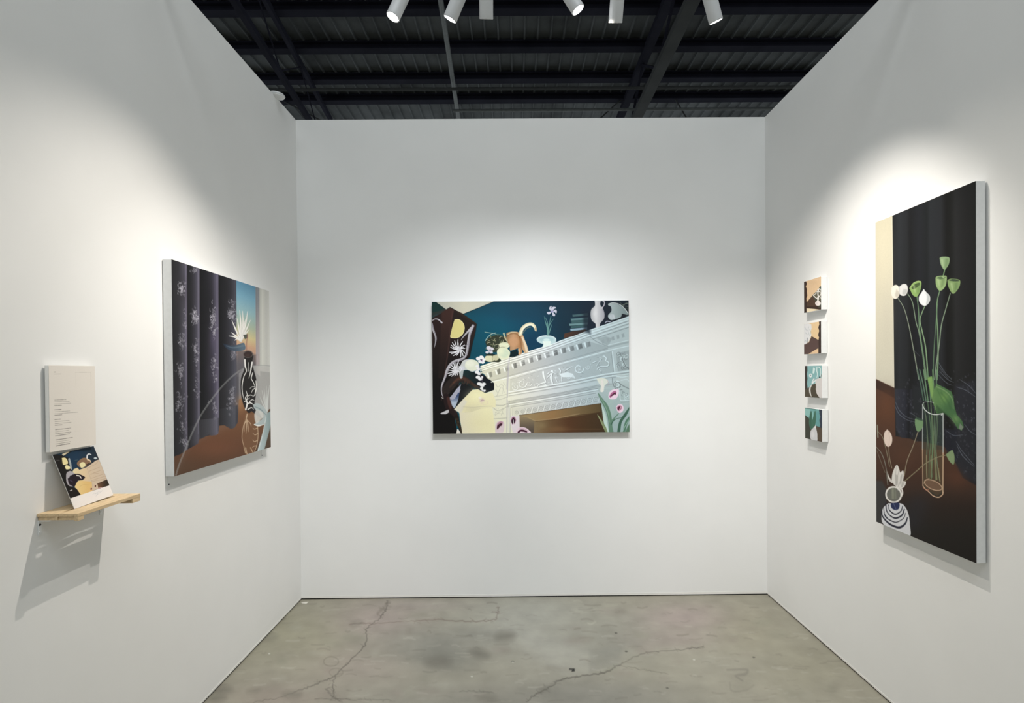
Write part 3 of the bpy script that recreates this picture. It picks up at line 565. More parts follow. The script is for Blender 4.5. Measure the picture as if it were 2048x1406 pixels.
    for k in range(46):
        x, y = rr.uniform(556,730), rr.uniform(425,550); an = rr.uniform(0, 6.3); l = rr.uniform(14,34); q = rr.choice([(150,148,112),(110,116,84),(88,104,78),(182,178,146),(54,62,48)])
        A.stroke([(x, y), (x+l*.6*math.cos(an)+6, y+l*.6*math.sin(an)), (x+l*math.cos(an+.6), y+l*math.sin(an+.6))], [6,3], q, 3, .95)
    A.poly([(540,650),(548,600),(590,590),(655,600),(690,640),(668,655)], (60,64,46), 4)
    A.ell(583,622,44,30,(224,220,180),8,5); A.ell(640,612,30,28,(206,200,160),-8,6); A.stroke([(612,596),(608,620),(616,644)], 5, (150,146,108), 5, .8)
    for cx, cy, r in ((575,525,22),(602,535,20),(585,552,16),(562,566,16),(598,566,16)): A.ell(cx, cy, r, r*.75, (216,212,220), 0, 5)
    A.stroke([(562,545),(598,550)], 5, (120,100,140), 5, .6); A.ell(590,543,6,5,(70,50,90),0,3)
    A.poly([(545,582),(600,576),(650,590),(600,596),(556,596)], (44,48,40), 5)
    A.poly([(665,492),(690,478),(730,474),(760,486),(766,510),(746,530),(768,560),(766,600),(740,626),(685,630),(655,590),(652,550),(672,524)], cr, 4, 1, True); A.ell(718,575,40,38,(204,220,190),0,18,.8); A.blob(690,560,24,30,(236,238,200),.8); A.ring(714,496,44,16,4,(196,196,150),a=.7,soft=4); A.stroke([(672,524),(700,518),(745,528)], 4, (120,124,90), 4, .7)
    A.poly([(762,610),(775,560),(830,540),(850,590),(810,606)], (14,36,40), 5)
    tan = lambda x, y: ramp(x, [(730, (150,112,72)), (800, (196,150,108)), (860, (176,122,74)), (930, (222,192,152))])
    A.poly([(716,400),(740,430),(735,395),(770,380),(820,378),(850,386),(885,410),(905,460),(925,510),(935,560),(905,572),(885,545),(870,520),(880,560),(870,582),(845,585),(850,545),(838,530),(780,550),(768,545),(765,500),(740,470),(716,440)], tan, 4, 1, True)
    A.stroke([(712,395),(722,430),(745,470)], [16,10,6], (180,188,156), 5); A.stroke([(740,420),(770,400),(820,396),(850,420),(865,470),(872,520)], [6,8,8,6], (122,78,44), 9, .7); A.ell(800,470,46,44,(206,152,108),20,22,.8)
    A.stroke([(745,405),(780,384),(830,384)], [8,9,5], (206,198,160), 5, .8); A.stroke([(880,430),(905,490),(920,555)], [16,20,16], (234,214,180), 8, .9); A.stroke([(850,540),(858,580)], [18,14], (226,176,120), 6, .9)
    A.stroke([(880,500),(872,450),(850,410)], [5,4], (120,76,44), 6, .6)
    A.stroke([(862,400),(875,360),(900,330),(935,312),(968,312),(992,335),(1002,365)], [36,30,30,28,28,26,18], (218,208,170), 4)
    A.stroke([(865,395),(882,358),(905,334),(940,316),(970,318),(990,340)], [12,14,16,16,16,10], (244,238,210), 6, .9); A.stroke([(1000,350),(1006,372)], [18,8], (190,160,120), 5, .8); A.stroke([(880,400),(900,372),(925,345),(955,338)], 6, (176,150,104), 5, .6)
    # orchids spilling over the left end
    for cx, cy, r in ((482,622,22),(512,612,22),(528,632,20),(500,650,20),(524,656,16),(470,742,20),(488,758,18),(478,790,20),(500,806,20),(515,790,12),(490,850,20),(515,860,24),(536,850,16),(512,890,15),(520,905,10),(538,912,12),(484,715,18),(470,690,14)):
        A.ell(cx, cy, r, r*.74, (240,238,238), rr.uniform(-30,30), 4)
    A.ell(513,636,5,10,(120,80,120),10,3); A.stroke([(490,668),(496,720),(500,760),(512,800),(520,850)], 3, (150,130,150), 3, .8); A.stroke([(500,640),(520,650)], 3, (190,170,200), 3, .8)
    # dish with iris
    A.ell(1100,453,90,40,(188,214,216),2,4); A.ring(1100,450,86,36,6,(220,236,236),180,360,soft=4); A.ell(1100,450,66,24,(168,202,206),0,10); A.poly([(1062,462),(1140,462),(1136,485),(1150,498),(1060,524),(1072,490)], (226,240,232), 5); A.ell(1100,452,30,12,(206,232,228),0,8)
    gg = (96,146,140)
    for q, w in (([(1112,408),(1108,350),(1090,290),(1078,240)],[14,10,6,2]), ([(1108,408),(1112,340),(1106,290),(1090,250)],[10,9,6,3]), ([(1116,408),(1118,350),(1135,300),(1165,262)],[10,8,6,2]), ([(1118,408),(1135,350),(1150,310)],[9,7,2]), ([(1116,350),(1128,290),(1140,235)],[6,5,5])): A.stroke(q, w, gg, 3)
    for q in ([(1148,195),(1135,168),(1140,150)],[(1148,195),(1160,165),(1180,160)],[(1140,200),(1120,210),(1108,205)],[(1155,200),(1180,190),(1186,205)],[(1155,205),(1166,225),(1172,230)]): A.stroke(q, [10,24,12], (196,194,210), 4)
    A.ell(1150,196,12,10,(150,146,190),0,5)
    # stacked books
    for k, (x0, y, x1, cc) in enumerate(((1335,232,1475,(72,104,108)),(1320,268,1480,(96,134,138)),(1325,290,1480,(64,100,102)),(1305,314,1475,(110,150,152)),(1320,336,1470,(60,98,100)),(1315,360,1470,(146,178,196)))):
        A.poly([(x0,y-8),(x1,y-22),(x1,y+2),(x0+4,y+12)], cc, 6, .9); A.stroke([(x0+6,y+13),(x1,y+1)], 4, (18,36,46), 4, .8, False)
    A.poly([(1430,210),(1500,190),(1500,400),(1440,380)], (26,38,50), 30, .75)
    A.poly([(1262,395),(1330,376),(1455,355),(1460,372),(1340,420),(1258,436)], lambda x, y: ramp(x, [(1260, (86,56,42)), (1400, (52,42,40))]), 5)
    # pitcher and urn
    A.poly([(1535,85),(1592,85),(1588,130),(1612,165),(1628,215),(1622,262),(1590,300),(1580,335),(1550,338),(1545,305),(1512,275),(1500,225),(1508,175),(1540,140)], lambda x, y: ramp(x, [(1500, (162,164,168)), (1550, (206,206,208)), (1625, (160,160,168))]), 4, 1, True)
    A.stroke([(1600,95),(1625,105),(1622,140),(1600,165)], 7, (206,202,212), 3); A.blob(1540,210,22,40,(218,218,220),.7); A.stroke([(1608,175),(1620,200)], 5, (130,126,146), 4, .6)
    A.poly([(1662,130),(1700,120),(1750,128),(1800,160),(1842,205),(1835,225),(1790,215),(1775,245),(1700,272),(1672,262),(1660,230),(1690,190),(1685,150),(1664,140)], lambda x, y: lerp((162,176,178), (128,146,146), (x-1690)/120), 4, 1, True)
    A.stroke([(1662,128),(1700,116),(1755,125),(1805,160),(1842,208)], 6, (204,212,210), 4); A.ell(1695,242,24,24,(186,194,200),0,8,.8); A.stroke([(1712,225),(1716,262)], 7, (200,206,212), 5, .8)
    A.stroke([(1634,300),(1650,284),(1680,288)], [6,10,8], (170,172,190), 4); A.stroke([(1770,112),(1800,140),(1850,150)], 6, (84,98,86), 5, .8); A.stroke([(1790,140),(1830,120),(1858,130)], [8,10,4], (110,124,108), 5, .8); A.stroke([(1810,160),(1850,170)], 8, (60,74,60), 5, .8)
    A.stroke([(55,103),(620,100)], 5, (180,182,170), 4, .5, False); A.stroke([(620,102),(1860,90)], 7, (12,20,26), 5, .7, False)
CMAIN = [(60,110),(1848,92),(1858,1288),(75,1300)]
A = Art(760, 510, CMAIN, (20,50,65), 2.5); art_mantel(A)
canvas('canvas_painting', 'wide painting of a carved white mantelpiece against a teal wall, on the end wall', A, 'B', 0, 0, 1.265, 2.260, .006, .038, .95, -.633, .853)

# --- square painting on the left wall
def art_curtain():
    A = Art(300, 470, [(92,50),(642,240),(648,1118),(105,1275)], (38,38,44), 1.6); A.sat = .72
    A.poly([(85,0),(470,100),(470,1300),(85,1300)], lambda x, y: ramp(x, [(92, (34,34,36)), (130, (42,42,48)), (165, (78,76,92)), (176, (104,98,122)), (182, (24,24,28)), (205, (36,36,42)), (232, (66,64,80)), (247, (98,94,116)),
        (254, (20,20,24)), (290, (32,32,38)), (320, (50,48,62)), (348, (98,92,120)), (355, (104,98,124)), (360, (20,20,24)), (395, (36,36,42)), (425, (56,56,68)), (452, (80,80,96)), (460, (64,64,76))]), 2)
    A.blob(150,240,50,120,(46,44,52),.5); A.blob(325,500,20,80,(92,82,116),.5); A.blob(300,300,30,120,(24,24,28),.5); A.blob(400,240,40,80,(34,34,38),.6); A.blob(140,900,40,150,(52,50,60),.4); A.blob(320,700,30,100,(70,64,90),.4)
    A.poly([(458,150),(570,215),(570,720),(458,720)], lambda x, y: ramp(y-.33*(x-458), [(180, (84,150,190)), (260, (112,176,208)), (340, (140,188,198)), (420, (168,186,160)), (480, (214,196,130)), (530, (214,160,120)), (580, (196,150,130)), (640, (120,114,122)), (720, (90,88,98))]), 2)
    A.poly([(566,205),(592,214),(590,720),(566,700)], lambda x, y: lerp((140,144,152), (178,164,166), (y-300)/200), 3)
    A.poly([(588,205),(650,240),(650,700),(588,690)], lambda x, y: ramp(x, [(590, (196,198,190)), (610, (212,212,202)), (625, (200,200,194)), (645, (214,214,206))]), 3)
    A.stroke([(604,225),(602,660)], 5, (222,222,214), 4, .7, False); A.stroke([(570,210),(572,600)], 3, (120,122,130), 3, .5, False)
    A.poly([(458,560),(566,600),(566,900),(458,900)], (92,88,96), 14, .75)
    # glass disc haze on the right
    A.poly([(470,700),(500,672),(560,660),(648,662),(648,1000),(600,960),(540,830),(470,850)], lambda x, y: lerp((140,138,142), (200,198,192), (x-480)/110), 6, .85)
    # brown table
    A.poly([(100,1165),(180,1122),(240,1092),(246,1062),(300,1048),(352,1040),(360,992),(400,992),(440,1008),(462,980),(470,850),(500,830),(520,900),(600,960),(640,905),(655,905),(655,1300),(95,1300)],
           lambda x, y: ramp(y, [(820, (150,98,56)), (950, (128,80,46)), (1100, (112,66,40)), (1280, (92,62,42))]), 2)
    A.blob(480,870,26,40,(172,116,70),.7); A.blob(350,1120,120,50,(128,74,46),.6); A.blob(150,1220,70,40,(98,70,50),.5); A.poly([(640,905),(655,905),(655,1125),(590,1150),(560,1150),(600,1040)], (88,70,52), 6, .8)
    # curtain hem
    A.poly([(100,1000),(180,1000),(246,980),(246,1062),(232,1096),(180,1124),(140,1150),(100,1165)], lambda x, y: ramp(x, [(100, (36,36,40)), (150, (50,50,58)), (176, (92,88,108)), (184, (26,26,30)), (246, (84,82,100))]), 3)
    A.poly([(244,960),(358,950),(356,1020),(345,1046),(315,1050),(300,1044),(262,1064),(246,1070)], lambda x, y: ramp(x, [(244, (40,40,46)), (300, (62,62,72)), (345, (96,94,116)), (358, (50,50,60))]), 3, .9)
    A.poly([(358,900),(462,880),(460,975),(446,1006),(425,1014),(400,1000),(385,990),(360,994)], lambda x, y: ramp(x, [(360, (30,30,34)), (410, (54,56,66)), (445, (76,78,92)), (462, (52,54,64))]), 3, .9)
    for x in (178, 246, 353): A.stroke([(x-4, 60+(x-92)*.35), (x-6, 1040)], 3, (120,116,142), 3, .55, False)
    rr = random.Random(3)
    for cx, cy, sx, sy, n, al in ((148,225,20,34,26,.7),(165,400,10,60,10,.4),(150,520,24,40,22,.5),(140,690,20,40,26,.6),(135,860,26,50,30,.5),(165,1080,16,36,16,.5),(222,375,24,44,34,.75),(225,550,20,50,22,.5),(232,640,10,40,10,.5),(230,780,14,60,12,.4),
                           (328,400,18,60,36,.75),(330,640,18,40,24,.6),(335,720,12,30,10,.5),(332,910,18,40,18,.5),(432,370,24,36,34,.75),(440,590,16,40,20,.5),(432,820,22,44,30,.55),(215,110,24,16,10,.5),(430,300,26,12,8,.5),(150,1000,20,50,14,.4),(420,900,26,40,14,.4)):
        for k in range(int(n*1.5)):
            x, y = rr.gauss(cx, sx*.5), rr.gauss(cy, sy*.55)
            if y > 1150-.6*(x-100): continue
            an = rr.uniform(0, 6.28); l = rr.uniform(5, 15); b_ = rr.uniform(.75, 1.15); q = (172*b_,170*b_,186*b_)
            A.stroke([(x, y), (x+l*.5*math.cos(an)+2, y+l*.8*math.sin(an)), (x+l*.8*math.cos(an+1), y+l*1.5*math.sin(an+1))], [4,1.6], q, 2.6, min(1, al*rr.uniform(.6, 1.25)))
    # rim of the big glass disc
    arc = [(112,1268),(130,1210),(165,1125),(205,1030),(250,940),(300,865),(350,800),(400,745),(450,702),(495,674),(540,662),(600,658),(645,662)]
    A.poly(arc+[(640,900),(520,850),(470,860),(440,1000),(300,1050),(200,1110)], (150,150,160), 30, .10)
    A.stroke(arc, [5,5,4,4], (150,154,154), 3, .65); A.stroke([(x+4, y+3) for x, y in arc], 2, (196,200,198), 2, .5)
    # white spiky flower, leaf, dark vase
    for e, m_ in (((493,350),(494,430)),((521,352),(508,430)),((537,402),(515,450)),((462,392),(470,440)),((432,402),(452,450)),((415,490),(448,496)),((428,470),(452,488)),((530,455),(508,480)),((476,345),(482,420)),((510,395),(498,440)),((448,515),(462,506))):
        A.stroke([(482,520), m_, e], [9,9,2], (214,212,208), 2.2); A.stroke([(482,515), m_, e], [4,5,1], (242,240,234), 2)
    A.poly([(495,485),(520,480),(522,500),(505,510)], (84,92,80), 3); A.stroke([(520,480),(514,540),(516,590)], 4, (170,110,90), 2.5)
    A.poly([(380,532),(400,536),(440,545),(490,530),(503,535),(506,566),(470,576),(430,572),(400,558)], lambda x, y: lerp((34,48,70), (88,112,134), (x-390)/100), 3, 1, True); A.stroke([(400,545),(440,556),(500,545)], [3,6,8], (110,134,152), 6, .6)
    A.poly([(498,598),(550,598),(546,640),(556,690),(568,740),(566,820),(550,890),(530,925),(512,912),(492,870),(480,800),(482,730),(500,680),(504,640)], (38,34,34), 2.5, 1, True)
    A.ell(522,594,28,21,(104,94,92),0,2.5); A.ell(522,595,24,17,(60,42,40),0,3); A.blob(520,600,12,8,(86,60,56),.6)
    Wv = (236,234,230)
    for q, w in (([(504,625),(506,660),(512,690),(498,720),(488,770),(490,810),(498,850)],[8,8,5,4,5,4,2]), ([(545,640),(540,670),(532,710),(526,730)],[8,8,4,2]), ([(524,640),(522,690)],[2,4]), ([(548,700),(540,730),(550,750),(562,780)],[5,5,4,3]),
                 ([(562,780),(545,778),(532,788)],[5,3,2]), ([(562,785),(548,796),(540,812)],[5,4,2]), ([(564,790),(560,820),(548,835)],[5,4,2]), ([(566,745),(568,790),(560,830)],[4,4,2]), ([(508,905),(516,870),(506,840),(520,820)],[9,8,5,2]),
                 ([(512,880),(530,868),(548,876),(556,890)],[6,7,4,2]), ([(520,905),(540,895),(552,905)],[6,5,2]), ([(502,860),(515,850),(530,840)],[5,4,2]), ([(530,860),(545,850),(556,855)],[5,4,2]), ([(520,830),(536,824),(548,830)],[4,4,2]), ([(510,800),(518,830),(512,850)],[3,4,3])):
        A.stroke(q, w, Wv, 2.2)
    cc = (206,170,130)
    A.poly([(508,925),(530,928),(560,935),(575,1000),(570,1080),(545,1150),(505,1158),(490,1090),(488,1010)], (138,92,58), 6, .7, True)
    for q, w in (([(516,930),(508,965),(494,1000),(486,1060),(496,1110),(505,1150)],[6,5,3,3,3,4]), ([(516,970),(500,985),(498,1030)],[5,5,2]), ([(516,970),(520,1000),(522,1030)],[5,5,2]), ([(516,965),(534,985),(538,1000)],[5,4,2]), ([(510,940),(512,1000),(508,1040)],[4,5,2]),
                 ([(566,940),(574,1000),(576,1060),(568,1110),(552,1150)],[3,4,4,4,3]), ([(574,1010),(556,1016),(548,1010)],[5,4,2]), ([(576,1040),(560,1048),(548,1040)],[5,4,2]), ([(572,1080),(556,1086),(546,1076)],[5,4,2]), ([(566,1110),(552,1112),(544,1120)],[5,4,2]), ([(506,1120),(512,1150),(522,1160)],[6,6,3]), ([(534,1120),(548,1150)],[5,4])):
        A.stroke(q, w, cc, 2.4, .95)
    # pale glass vase and shell
    A.stroke([(560,810),(585,850),(605,910)], [3,3,2], (150,160,160), 2.5, .7)
    for e in ((600,800),(612,790),(625,775),(634,800),(642,770),(590,840)): A.stroke([(628,920), ((628+e[0])/2-2, (920+e[1])/2), e], [6,6,2], (214,218,214), 3, .8)
    A.poly([(548,880),(570,870),(600,885),(625,915),(632,945),(614,985),(580,998),(556,992),(572,975),(600,960),(610,930),(585,915),(560,905)], (176,192,194), 3, 1, True)
    A.poly([(566,905),(600,920),(608,945),(590,965),(566,985),(556,940)], (214,214,208), 5, .9, True); A.stroke([(556,990),(580,998),(610,990)], [6,7,3], (236,236,230), 2.5); A.stroke([(560,890),(590,905),(620,935)], [3,5,3], (104,130,138), 4, .7)
    A.poly([(626,930),(650,920),(650,980),(628,1070),(606,1140),(572,1148),(590,1080),(612,1010)], lambda x, y: lerp((178,200,204), (144,168,170), (x-590)/50), 4, 1, True); A.stroke([(622,950),(606,1030),(584,1110),(574,1144)], [4,7,5], (214,226,226), 4, .9)
    return A
canvas('canvas_painting', 'square painting of a dark lace curtain, vase and glass disc on the left wall', art_curtain(), 'L', 2.591, 3.607, 1.248, 2.268, .004, .0415, .95, tabs=((2.618, 1.196), (3.575, 1.190)))

# --- tall painting on the right wall (sketched in photograph pixels)
def art_lotus():
    A = Art(300, 800, [(1752,445),(1953.5,362),(1951,1122),(1752,1047)], (34,35,37), .9); A.sat = .8
    r1 = lambda p: (1730+p[0]/3.348, 340+p[1]/3.348); r2 = lambda p: (1730+p[0]/3.27, 740+p[1]/3.27)
    A.poly([(1745,350),(1960,350),(1960,1130),(1745,1130)], lambda x, y: ramp(x, [(1786, (26,28,31)), (1800, (38,41,45)), (1815, (33,35,38)), (1822, (24,25,27)), (1840, (30,32,37)), (1856, (27,30,32)), (1862, (36,39,43)), (1884, (36,38,42)), (1895, (22,22,22)), (1903, (24,25,24)), (1912, (36,37,38)), (1935, (31,31,32)), (1953, (28,30,29))]))
    A.poly([(1745,400),(1786.5,430),(1789,778),(1745,760)], lambda x, y: lerp((196,188,160), (206,202,184), (y-450)/350), 1.2)
    A.blob(1768,520,14,60,(204,196,168),.6); A.blob(1775,640,12,60,(192,186,168),.5); A.stroke([(1785.5,432),(1788.5,776)], 1.2, (222,216,196), 1, .7, False)
    A.T = r2
    # table
    A.poly([(60,60),(195,125),(200,440),(300,455),(330,470),(380,470),(520,500),(590,600),(640,700),(725,745),(730,1270),(60,1020)],
           lambda x, y: ramp(y, [(780, (86,54,40)), (830, (92,56,36)), (880, (82,52,38)), (940, (76,48,34)), (980, (64,44,34)), (1010, (48,36,30)), (1060, (38,34,30)), (1130, (34,30,27))]), 1.6)
    A.poly([(60,66),(195,125),(195,190),(60,120)], (58,38,30), 3, .85); A.blob(140,230,16,30,(104,62,38),.6); A.blob(300,500,30,20,(76,54,38),.5); A.blob(600,700,24,20,(92,54,36),.7); A.blob(350,880,24,22,(46,44,48),.6); A.blob(300,980,26,26,(42,42,48),.7)
    A.poly([(60,735),(110,735),(140,790),(140,880),(120,900),(110,960),(120,1040),(60,1010)], (62,62,62), 4, .85); A.blob(250,560,20,20,(92,58,40),.5)
    # lace towards the hem
    rr = random.Random(8)
    A.poly([(196,130),(310,130),(310,450),(240,450),(205,400)], lambda x, y: ramp(x, [(1790, (52,54,66)), (1810, (40,42,54)), (1818, (26,26,32)), (1826, (44,46,58))]), 3, .9)
    A.poly([(590,100),(728,60),(728,740),(640,690),(600,620),(590,470)], (42,44,54), 10, .7); A.poly([(310,100),(380,120),(380,460),(310,450)], (38,42,46), 6, .7); A.poly([(520,380),(600,390),(600,600),(545,560),(520,500)], (34,36,48), 5, .8)
    A.T = lambda p: p
    for k in range(420):
        x, y = rr.uniform(1790, 1950), rr.uniform(736, 960)
        t = (y-736)/120 + (x-1790)/400
        if rr.random() > t or y > 876+.62*(x-1822) and x > 1822 or (x < 1826 and y > 868): continue
        an = rr.uniform(0, 6.28); l = rr.uniform(2, 6); b_ = rr.uniform(.6, 1.1)
        A.stroke([(x, y), (x+l*.5*math.cos(an), y+l*math.sin(an)), (x+l*.7*math.cos(an+1.2), y+l*math.sin(an+1.2))], [1.2,.6], (96*b_,102*b_,118*b_), 1, rr.uniform(.2, .6))
    A.T = r2; lc = (122,132,150)
    for q in ([(200,215),(230,275),(280,315),(340,330)],[(196,240),(225,295),(275,330),(330,345)],[(490,10),(540,60),(580,80)],[(480,30),(530,80),(570,100)],[(300,285),(340,310)],[(595,465),(630,520),(680,580),(712,615)],[(600,490),(640,560),(710,625)],[(530,395),(580,425),(640,420)],
              [(600,110),(660,130),(720,170)],[(620,60),(680,100),(725,150)],[(540,300),(590,340),(640,350)],[(650,350),(680,390),(725,420)],[(60,395),(60,400)]): A.stroke(q, [.8,1.4,.8], lc, 1, .55)
    A.T = r1; A.stroke([(495,1290),(540,1360),(580,1400)], 1.4, lc, 1.2, .5); A.stroke([(500,1320),(560,1400)], 1, lc, 1, .5); A.stroke([(330,1210),(370,1250)], 1, lc, 1, .35)
    # stems
    g = (92,130,92); gp = (124,134,118)
    for q, cc, w in (([(222,858),(265,930),(298,1050),(330,1220),(362,1404)],gp,[1.3,1.6,2]), ([(290,830),(322,890),(345,1020),(365,1090),(390,1240),(410,1404)],(116,140,112),[1.2,1.7,2.4]), ([(352,850),(362,940),(366,1040),(375,1120),(400,1290),(415,1404)],g,[1.4,1.9,2.6]),
                     ([(406,910),(385,960),(372,1010),(388,1090),(410,1200),(425,1404)],(120,156,112),[1.4,2,2.4]), ([(505,808),(488,880),(484,980),(490,1080),(492,1250),(484,1404)],(104,142,98),[1.6,2.3,2.8]), ([(575,825),(545,930),(515,1040),(500,1170),(480,1300),(468,1404)],(118,140,116),[1.4,2,2.4]), ([(490,900),(475,1060),(462,1250),(458,1404)],(76,110,80),[1,1.6,2]), ([(540,665),(528,708)],(100,140,90),[2,1.6])):
        A.stroke(q, w, cc, .9); A.stroke([(x+2, y) for x, y in q], .6, (150,180,140), .8, .4)
    # buds and pods
    A.poly([(505,590),(520,582),(555,582),(571,592),(566,630),(545,662),(530,664),(512,630)], (130,160,112), .9, 1, True); A.ell(538,590,9,2,(112,140,96),0,1,.8) if False else None
    A.poly([(477,722),(490,712),(535,708),(552,716),(546,770),(522,804),(498,806),(480,770)], (136,168,104), .9, 1, True); A.poly([(484,724),(500,716),(535,714),(544,720),(520,732),(495,732)], (84,112,70), .8, 1, True)
    A.poly([(556,738),(580,728),(625,732),(642,745),(634,785),(605,824),(585,824),(562,780)], (122,154,90), .9, 1, True); A.poly([(564,740),(590,730),(625,736),(634,744),(600,746)], (60,78,56), .8, 1, True)
    A.poly([(303,795),(325,762),(355,746),(380,748),(382,775),(372,815),(352,850),(325,840)], (128,166,84), .9, 1, True); A.poly([(315,790),(340,765),(368,756),(372,768),(350,790),(325,800)], (66,88,46), .8, 1, True); A.stroke([(303,795),(325,762),(355,746),(380,748)], 1, (160,190,110), .8)
    A.poly([(398,798),(415,820),(438,845),(438,880),(415,908),(390,908),(368,885),(366,850),(385,820)], (222,226,228), .9, 1, True); A.stroke([(400,805),(420,850),(415,900)], .8, (180,186,190), 1, .6)
    A.poly([(182,790),(205,772),(228,782),(236,830),(218,862),(195,862),(180,835)], (222,216,202), .9, 1, True); A.poly([(232,785),(260,765),(285,772),(291,810),(275,842),(245,842),(230,815)], (208,208,206), .9, 1, True)
    A.stroke([(234,790),(232,830)], 1, (150,148,146), 1.2, .7)
    for cx, cy, dx in ((538,625,1),(512,755,1),(600,785,1),(350,800,1)):
        A.poly([(cx+6*dx,cy-30),(cx+26*dx,cy-30),(cx+22*dx,cy+10),(cx+2*dx,cy+30)], (84,112,66), 4, .45, True); A.poly([(cx-24,cy-26),(cx-12,cy-26),(cx-8,cy+20),(cx-16,cy+10)], (176,196,146), 3, .5, True)
    A.poly([(418,820),(436,850),(434,880),(416,904),(420,860)], (160,168,170), 3, .7, True); A.poly([(215,800),(234,830),(218,858),(205,840)], (170,164,150), 3, .6, True); A.poly([(262,800),(288,805),(274,838),(255,830)], (160,160,160), 3, .6, True)
    A.poly([(515,712),(540,716),(530,726)], (170,196,140), 1.5, .7)
    # big leaf
    A.T = r2
    for q, cc in (([(345,0),(365,90),(385,200)],(70,104,84)), ([(385,0),(400,100),(415,210)],(98,140,100)), ([(408,0),(425,100),(432,210)],(92,132,96)), ([(445,0),(450,100),(455,230)],(104,150,96)), ([(472,0),(468,100),(460,240)],(96,134,100)), ([(360,0),(385,110),(400,200)],(88,124,100))): A.stroke(q, [2,2.4], cc, 1)
    A.poly([(408,50),(440,42),(455,130),(468,90),(520,115),(565,140),(580,180),(585,230),(600,290),(635,330),(645,370),(630,392),(605,380),(570,320),(520,280),(470,285),(440,200),(425,130)], lambda x, y: lerp((96,138,74), (62,106,62), (x-1862)/30), 1.2)
    A.blob(520,180,10,12,(112,158,74),.7); A.blob(590,320,8,8,(120,160,90),.6); A.poly([(412,55),(440,45),(448,150),(438,190)], (120,166,82), 1.5, .8); A.poly([(620,345),(642,370),(630,390),(612,378)], (112,128,110), 1.2)
    A.stroke([(505,280),(470,270),(470,240)], 1.4, (52,88,52), 1.5, .6)
    A.stroke([(475,130),(510,200),(560,280),(600,350)], [2,4,3], (66,108,58), 3, .6); A.stroke([(470,110),(530,140),(572,190),(578,250)], [1.5,2,1], (140,170,110), 2, .6); A.poly([(470,230),(520,275),(560,310),(520,290),(472,286)], (44,78,46), 4, .7)
    A.stroke([(500,150),(540,200),(560,250)], 3, (52,92,50), 4, .5)
    # cylinder vase with stems
    A.poly([(376,225),(440,290),(510,285),(510,800),(470,828),(378,770)], (60,86,74), 2, .35)
    A.poly([(380,520),(508,520),(508,790),(470,820),(382,765)], (104,70,44), 3, .5)
    for q, c0 in (([(385,215),(408,400),(402,600),(404,705)],(104,130,104)), ([(412,215),(432,420),(420,600),(418,710)],(92,128,88)), ([(432,215),(440,420),(438,600),(432,715)],(110,148,100)), ([(458,240),(452,420),(436,600),(432,700)],(100,136,96)), ([(470,290),(462,440),(470,600),(488,725)],(118,142,108)),
                  ([(478,290),(470,440),(460,560),(470,715)],(96,122,90)), ([(442,300),(450,460),(455,600),(462,720)],(112,132,90)), ([(400,300),(412,460),(440,700)],(90,110,80))):
        A.stroke(q, [1.4,1.8], c0, .9, .85)
    for q in ([(402,560),(404,705)],[(432,560),(430,700)],[(460,570),(468,715)],[(480,640),(490,728)]): A.stroke(q, 1.6, (164,142,96), 1, .7, False)
    A.ell(444, 752, 58, 30, (118,88,66), 20, 4) ; gl = (196,206,204); gt = (214,178,142)
    A.stroke([(379,228),(377,400),(376,520)], 1.5, gl, 1, .85, False); A.stroke([(376,520),(378,760)], 1.5, gt, 1, .9, False)
    A.stroke([(511,285),(511,420),(510,540)], 1.9, gl, 1, .85, False); A.stroke([(510,540),(508,800)], 2.1, gt, 1, .9, False)
    A.stroke([(378,230),(392,260),(425,285),(465,292),(510,284)], [1,1.8,1.4], (220,226,224), 1); A.stroke([(378,228),(390,213),(430,210),(450,216)], [1.2,1], gl, 1, .7); A.stroke([(500,294),(511,284)], 2, (190,196,194), 1)
    A.stroke([(377,755),(390,775),(420,800),(445,822),(480,830),(505,812),(509,795)], [1.2,1.8,1.8], (222,182,146), 1); A.ring(445,752,60,28,1.4,(226,186,150),0,360,22,.85,1); A.stroke([(384,745),(395,720),(420,710)], 1.1, gt, 1, .7); A.stroke([(380,770),(400,786),(412,780),(414,795)], 1.4, (196,120,92), 1, .8)
    # small pods and the low flower arrangement
    st = (150,138,112)
    A.stroke([(350,398),(315,500),(275,600),(256,700)], [1.4,1.5], st, 1); A.stroke([(545,552),(480,568),(400,610),(330,670),(262,730)], [1.2,1.6,1.6], (140,132,98), 1)
    A.poly([(328,325),(340,316),(372,325),(382,345),(376,380),(355,405),(338,398),(328,360)], (106,146,98), 1, 1, True); A.poly([(332,326),(345,315),(378,328),(372,334),(350,330)], (52,78,62), .8, 1, True)
    A.poly([(528,550),(555,528),(572,522),(584,560),(582,605),(570,612),(545,585)], (124,150,102), 1, 1, True)
    A.stroke([(75,515),(110,560),(135,640),(148,760)], [1.2,1.6], (128,128,116), 1); A.stroke([(82,410),(115,450),(140,540),(160,640)], [1.2,1.4], (134,128,104), 1); A.stroke([(155,510),(160,580),(175,650)], [1.2,1.4], st, 1); A.stroke([(78,540),(100,600),(130,680)], 1.1, (120,118,100), 1, .8); A.stroke([(80,370),(84,450)], [1.6,2.2], (150,156,136), 1, .9)
    A.poly([(145,396),(165,415),(178,450),(174,490),(155,510),(135,500),(124,465),(126,420)], (226,204,190), 1, 1, True); A.stroke([(150,400),(160,450),(155,505)], .8, (190,160,144), 1, .6)
    wf = (222,218,212)
    for q in ([(172,740),(180,680),(205,628),(222,650),(232,700),(225,740),(205,768)], [(145,670),(155,700),(180,745),(165,740),(148,710)], [(225,680),(250,664),(252,710),(235,760),(215,790),(205,770)], [(250,730),(268,738),(255,770),(230,784),(222,770)], [(190,740),(215,720),(240,740),(230,775),(205,775)]): A.poly(q, wf, 1, 1, True)
